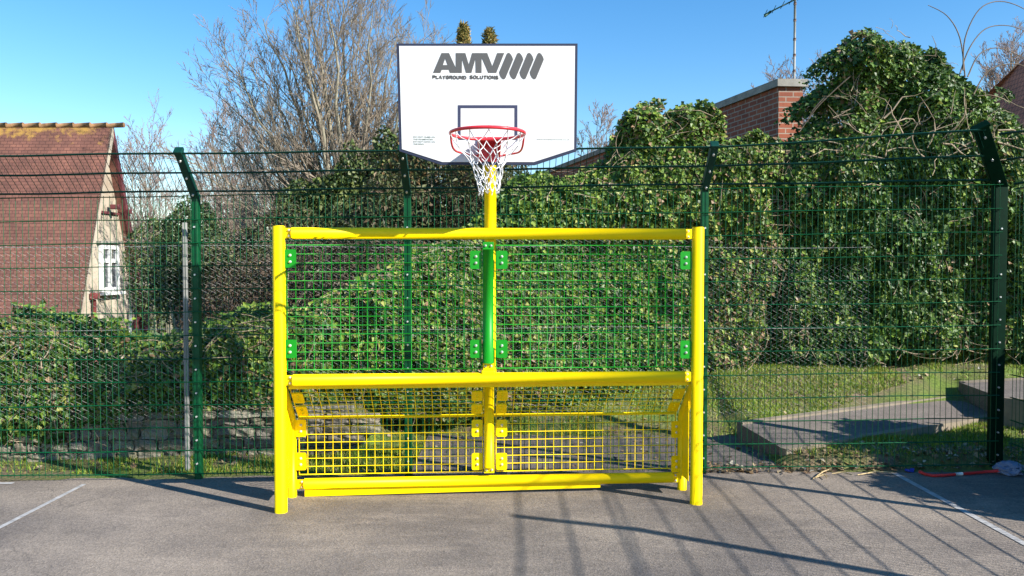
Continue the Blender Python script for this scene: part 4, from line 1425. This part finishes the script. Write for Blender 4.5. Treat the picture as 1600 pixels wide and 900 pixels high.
STROKES = {  # heavy stroke letters on a 1 x 1 cell
 'P': [[(0, 0), (0, 1), (.55, 1), (.75, .85), (.75, .6), (.55, .45), (0, .45)]],
 'L': [[(0, 1), (0, 0), (.62, 0)]], 'A': [[(0, 0), (.42, 1), (.84, 0)], [(.18, .3), (.66, .3)]],
 'Y': [[(0, 1), (.4, .5), (.8, 1)], [(.4, .5), (.4, 0)]],
 'G': [[(.8, .82), (.6, 1), (.25, 1), (0, .75), (0, .25), (.25, 0), (.6, 0), (.8, .18), (.8, .48), (.5, .48)]],
 'R': [[(0, 0), (0, 1), (.55, 1), (.75, .85), (.75, .62), (.55, .48), (0, .48)], [(.4, .48), (.78, 0)]],
 'O': [[(.25, 0), (0, .25), (0, .75), (.25, 1), (.6, 1), (.85, .75), (.85, .25), (.6, 0), (.25, 0)]],
 'U': [[(0, 1), (0, .25), (.22, 0), (.56, 0), (.78, .25), (.78, 1)]],
 'N': [[(0, 0), (0, 1), (.75, 0), (.75, 1)]], 'D': [[(0, 0), (0, 1), (.5, 1), (.8, .72), (.8, .28), (.5, 0), (0, 0)]],
 'S': [[(.72, .85), (.52, 1), (.2, 1), (0, .82), (0, .64), (.2, .53), (.52, .47), (.72, .35), (.72, .16), (.52, 0), (.18, 0), (0, .14)]],
 'T': [[(0, 1), (.8, 1)], [(.4, 1), (.4, 0)]], 'I': [[(0, 0), (0, 1)]]}
def heavy_word(word, px0, px1, py0, py1):
    wid = [max(x for st in STROKES[c] for x, _ in st) for c in word]
    gap_ = .46
    tot = sum(wid) + gap_ * (len(word) - 1)
    p0, p1 = B(px0, py0), B(px1, py1)
    sx = (p1[0] - p0[0]) / tot; sz = p0[1] - p1[1]
    x = p0[0]; m_ = MB()
    for c, w in zip(word, wid):
        for si, st in enumerate(STROKES[c]):
            m0 = len(m_.v)
            for (a0, b0_), (a1, b1_) in zip(st[:-1], st[1:]):
                m_.tube([(x + a0 * sx, 0, p1[1] + b0_ * sz), (x + a1 * sx, 0, p1[1] + b1_ * sz)], .0040, 8)
                m_.tube([(x + a1 * sx, -.004, p1[1] + b1_ * sz), (x + a1 * sx, .0, p1[1] + b1_ * sz)], .0038, 8)
            for q in range(m0, len(m_.v)):
                v = m_.v[q]; m_.v[q] = (v[0], YBOARD - .0042 - .0002 * si + v[1] * .3, v[2])
        x += (w + gap_) * sx
    m_.build('lettering', M['logo'], bb)
heavy_word('PLAYGROUND', 676.4, 728, 118.6, 123.6)
heavy_word('SOLUTIONS', 734.8, 778, 118.6, 123.6)
for k, t in enumerate(('DO NOT CLIMB ON', 'THE FRAMEWORK.', 'DO NOT HANG ON', 'THE RING.')):
    text_part(t, 646, 213 + k * 3.7, 2.5, (34, 32, 34, 17)[k], M['small_print'], 'small_lettering', 0.02)
text_part('www.amvplaygrounds.co.uk', 838, 217, 2.6, 52, M['small_print'], 'small_lettering', 0.02)

# hoop ----------------------------------------------------------
YR = -.83
pc = Lc(761.8, 208.5, YR)
cx, cz = pc.x, pc.z
rr_ = (Lc(822, 208, YR).x - Lc(701.5, 208, YR).x) / 2 - .008
ringc = Vector((cx, YR, cz))
m_ = MB(); m_.tube([ringc + Vector((rr_ * math.cos(a), rr_ * math.sin(a), 0)) for a in np.linspace(0, 2 * math.pi, 64, endpoint=False)], .0105, 12, closed=True)
hoop = part(m_, 'hoop_ring', M['red'])
# box bracket from the board to the ring
yb0 = YBOARD - .006; yb1 = YR + rr_ - .01
m_ = MB()
px0, px1 = Lc(746, 230, YBOARD).x, Lc(781, 230, YBOARD).x
zt0 = cz + .008; zbp = Lc(760, 253, YBOARD).z
m_.rbox(((px0 + px1) / 2, yb0 - .004, (zt0 + .03 + zbp) / 2), (px1 - px0, .010, zt0 + .03 - zbp), .003)
m_.add([(px0, yb0, zt0), (px1, yb0, zt0), (px1 - .01, yb1, zt0), (px0 + .01, yb1, zt0),
        (px0, yb0, zt0 - .008), (px1, yb0, zt0 - .008), (px1 - .01, yb1, zt0 - .008), (px0 + .01, yb1, zt0 - .008)],
       [(0, 1, 2, 3), (7, 6, 5, 4), (0, 3, 7, 4), (1, 5, 6, 2), (3, 2, 6, 7)])
for xs_ in (px0, px1 - .006):
    m_.add([(xs_, yb0, zt0 - .004), (xs_, yb0, zbp + .01), (xs_, yb1, zt0 - .03), (xs_, yb1, zt0 - .004),
            (xs_ + .006, yb0, zt0 - .004), (xs_ + .006, yb0, zbp + .01), (xs_ + .006, yb1, zt0 - .03), (xs_ + .006, yb1, zt0 - .004)],
           [(0, 1, 2, 3), (7, 6, 5, 4), (1, 5, 6, 2), (2, 6, 7, 3)])
part(m_, 'hoop_bracket', M['red'], hoop)
for s in (-1, 1):
    m_ = MB(); pts = []
    p0 = ringc + Vector((s * rr_ * .985, .02, -.004)); p3 = Vector(((px0 if s < 0 else px1), yb0 - .01, zbp + .035))
    p1 = p0 + Vector((0, .10, -.13)); p2 = p3 + Vector((s * .12, -.06, .03))
    for k in range(15):
        t = k / 14
        pts.append(p0 * (1 - t) ** 3 + p1 * 3 * t * (1 - t) ** 2 + p2 * 3 * t * t * (1 - t) + p3 * t ** 3)
    m_.tube(pts, .0065, 8); part(m_, 'hoop_stay', M['red'], hoop)
# net
m_ = MB(); rn = random.Random(4)
K = 12
prof = [(rr_ * .985, -.012), (rr_ * .77, -.075), (rr_ * .54, -.135), (rr_ * .42, -.185), (rr_ * .36, -.230), (rr_ * .31, -.272), (rr_ * .28, -.312), (rr_ * .255, -.345)]
nodes = []
for j, (r_, dz) in enumerate(prof):
    row = []
    for k in range(K):
        a = 2 * math.pi * (k + (.5 if j % 2 else 0)) / K
        jr = r_ * (1 + (rn.uniform(-.10, .10) if j else 0)); ja = a + (rn.uniform(-.09, .09) if j else 0)
        row.append(ringc + Vector((jr * math.cos(ja) + .012 * j / 7, jr * math.sin(ja), dz + (rn.uniform(-.012, .012) if j else 0))))
    nodes.append(row)
for j in range(len(prof) - 1):
    for k in range(K):
        if j % 2 == 0: nb = (k, (k - 1) % K)
        else: nb = (k, (k + 1) % K)
        for q in nb:
            a_, b_ = nodes[j][k], nodes[j + 1][q]
            mid = (a_ + b_) / 2 + Vector((rn.uniform(-.004, .004), rn.uniform(-.004, .004), -.007))
            m_.tube([a_, mid, b_], .0026, 5)
for k in range(K):
    p = nodes[-1][k]; m_.tube([p, p + Vector((rn.uniform(-.008, .008), rn.uniform(-.006, .006), -.022)), p + Vector((rn.uniform(-.012, .012), 0, -.008))], .0032, 5)
    q = nodes[0][k]; m_.tube([q + Vector((0, 0, .026)), q + Vector((.006, 0, .01)), q, q + Vector((-.006, 0, .012))], .0032, 5)
part(m_, 'net', M['net'], hoop)

# ------------------------------------------------------------------ litter
P3 = [gnd(1437, 737, .018), gnd(1446, 741, .014), gnd(1458, 743, .014), gnd(1476, 742.5, .014), gnd(1494, 741, .014), gnd(1530, 738, .016), gnd(1566, 735, .03)]
root = empty('red_stick', 'thin red stick with a white band lying at the foot of the fence', 'stick')
m_ = MB(); m_.tube(P3, .012, 10); m_.build('shaft', M['stick'], root)
m_ = MB(); d = (P3[5] - P3[4]).normalized(); m_.tube([P3[4] - d * .01, P3[4] + d * .06], .0135, 10); m_.build('band', M['wood_white'], root)

def bag():
    bm = bmesh.new(); bmesh.ops.create_icosphere(bm, subdivisions=4, radius=1)
    rr = random.Random(8)
    P0 = np.array([v.co[:] for v in bm.verts])
    n1 = sine_noise(P0, 2.2, 1); n2 = sine_noise(P0, 5.5, 2); n3 = np.abs(sine_noise(P0, 9, 3))
    k = 1 + .25 * n1 + .18 * n2 - .18 * n3
    P = P0 * k[:, None] * np.array([.12, .09, .055])
    P[:, 2] = np.maximum(P[:, 2] + .045, .004)
    for v, p in zip(bm.verts, P): v.co = p
    me = bpy.data.meshes.new('plastic_bag'); bm.to_mesh(me); bm.free()
    m, nt, b, L = new_mat('thin_bluish_plastic')
    b.inputs['Base Color'].default_value = (.30, .36, .52, 1); b.inputs['Roughness'].default_value = .25
    b.inputs['Transmission Weight'].default_value = .35; b.inputs['IOR'].default_value = 1.1
    me.materials.append(m)
    o = bpy.data.objects.new('plastic_bag', me); COL.objects.link(o)
    p = gnd(1578, 740, 0); o.location = (p.x - .01, p.y - .02, 0.002)
    tag(o, 'crumpled bluish plastic bag on the court beside the corner post', 'bag')
bag()
m_ = MB(); p = gnd(1421, 736, .01); m_.rbox((p.x, p.y, .014), (.07, .04, .02), .006, Matrix.Rotation(.4, 3, 'Z') @ Matrix.Rotation(.2, 3, 'Y'))
m_.rbox((p.x + .03, p.y + .012, .024), (.03, .03, .012), .004, Matrix.Rotation(1.0, 3, 'Z'))
tag(m_.build('plastic_scrap', M['blue']), 'small blue plastic scrap left of the red stick', 'litter')
for k, (a, b) in enumerate((((1270, 748), (1300, 732)), ((1274, 746), (1296, 744)), ((1300, 740), (1332, 742)), ((1340, 742), (1396, 738)), ((1283, 741), (1292, 747)))):
    m_ = MB(); pa = gnd(*a, .01); pb = gnd(*b, .02); md = (pa + pb) / 2 + Vector((.01, .015, .012))
    m_.tube([pa, md, pb], [.004, .006, .003], 6)
    tag(m_.build('dry_stalk', M['straw']), ('dry stalk slanting from the court up against the fence foot', 'leftmost dry stalk lying low under the slanting one', 'short dry stalk lying flat in the middle of the fence foot', 'long dry stalk nearest the red stick along the fence foot', 'tiny dry stalk crossing under the slanting one')[k], 'stalk', 'dry stalks by the fence')
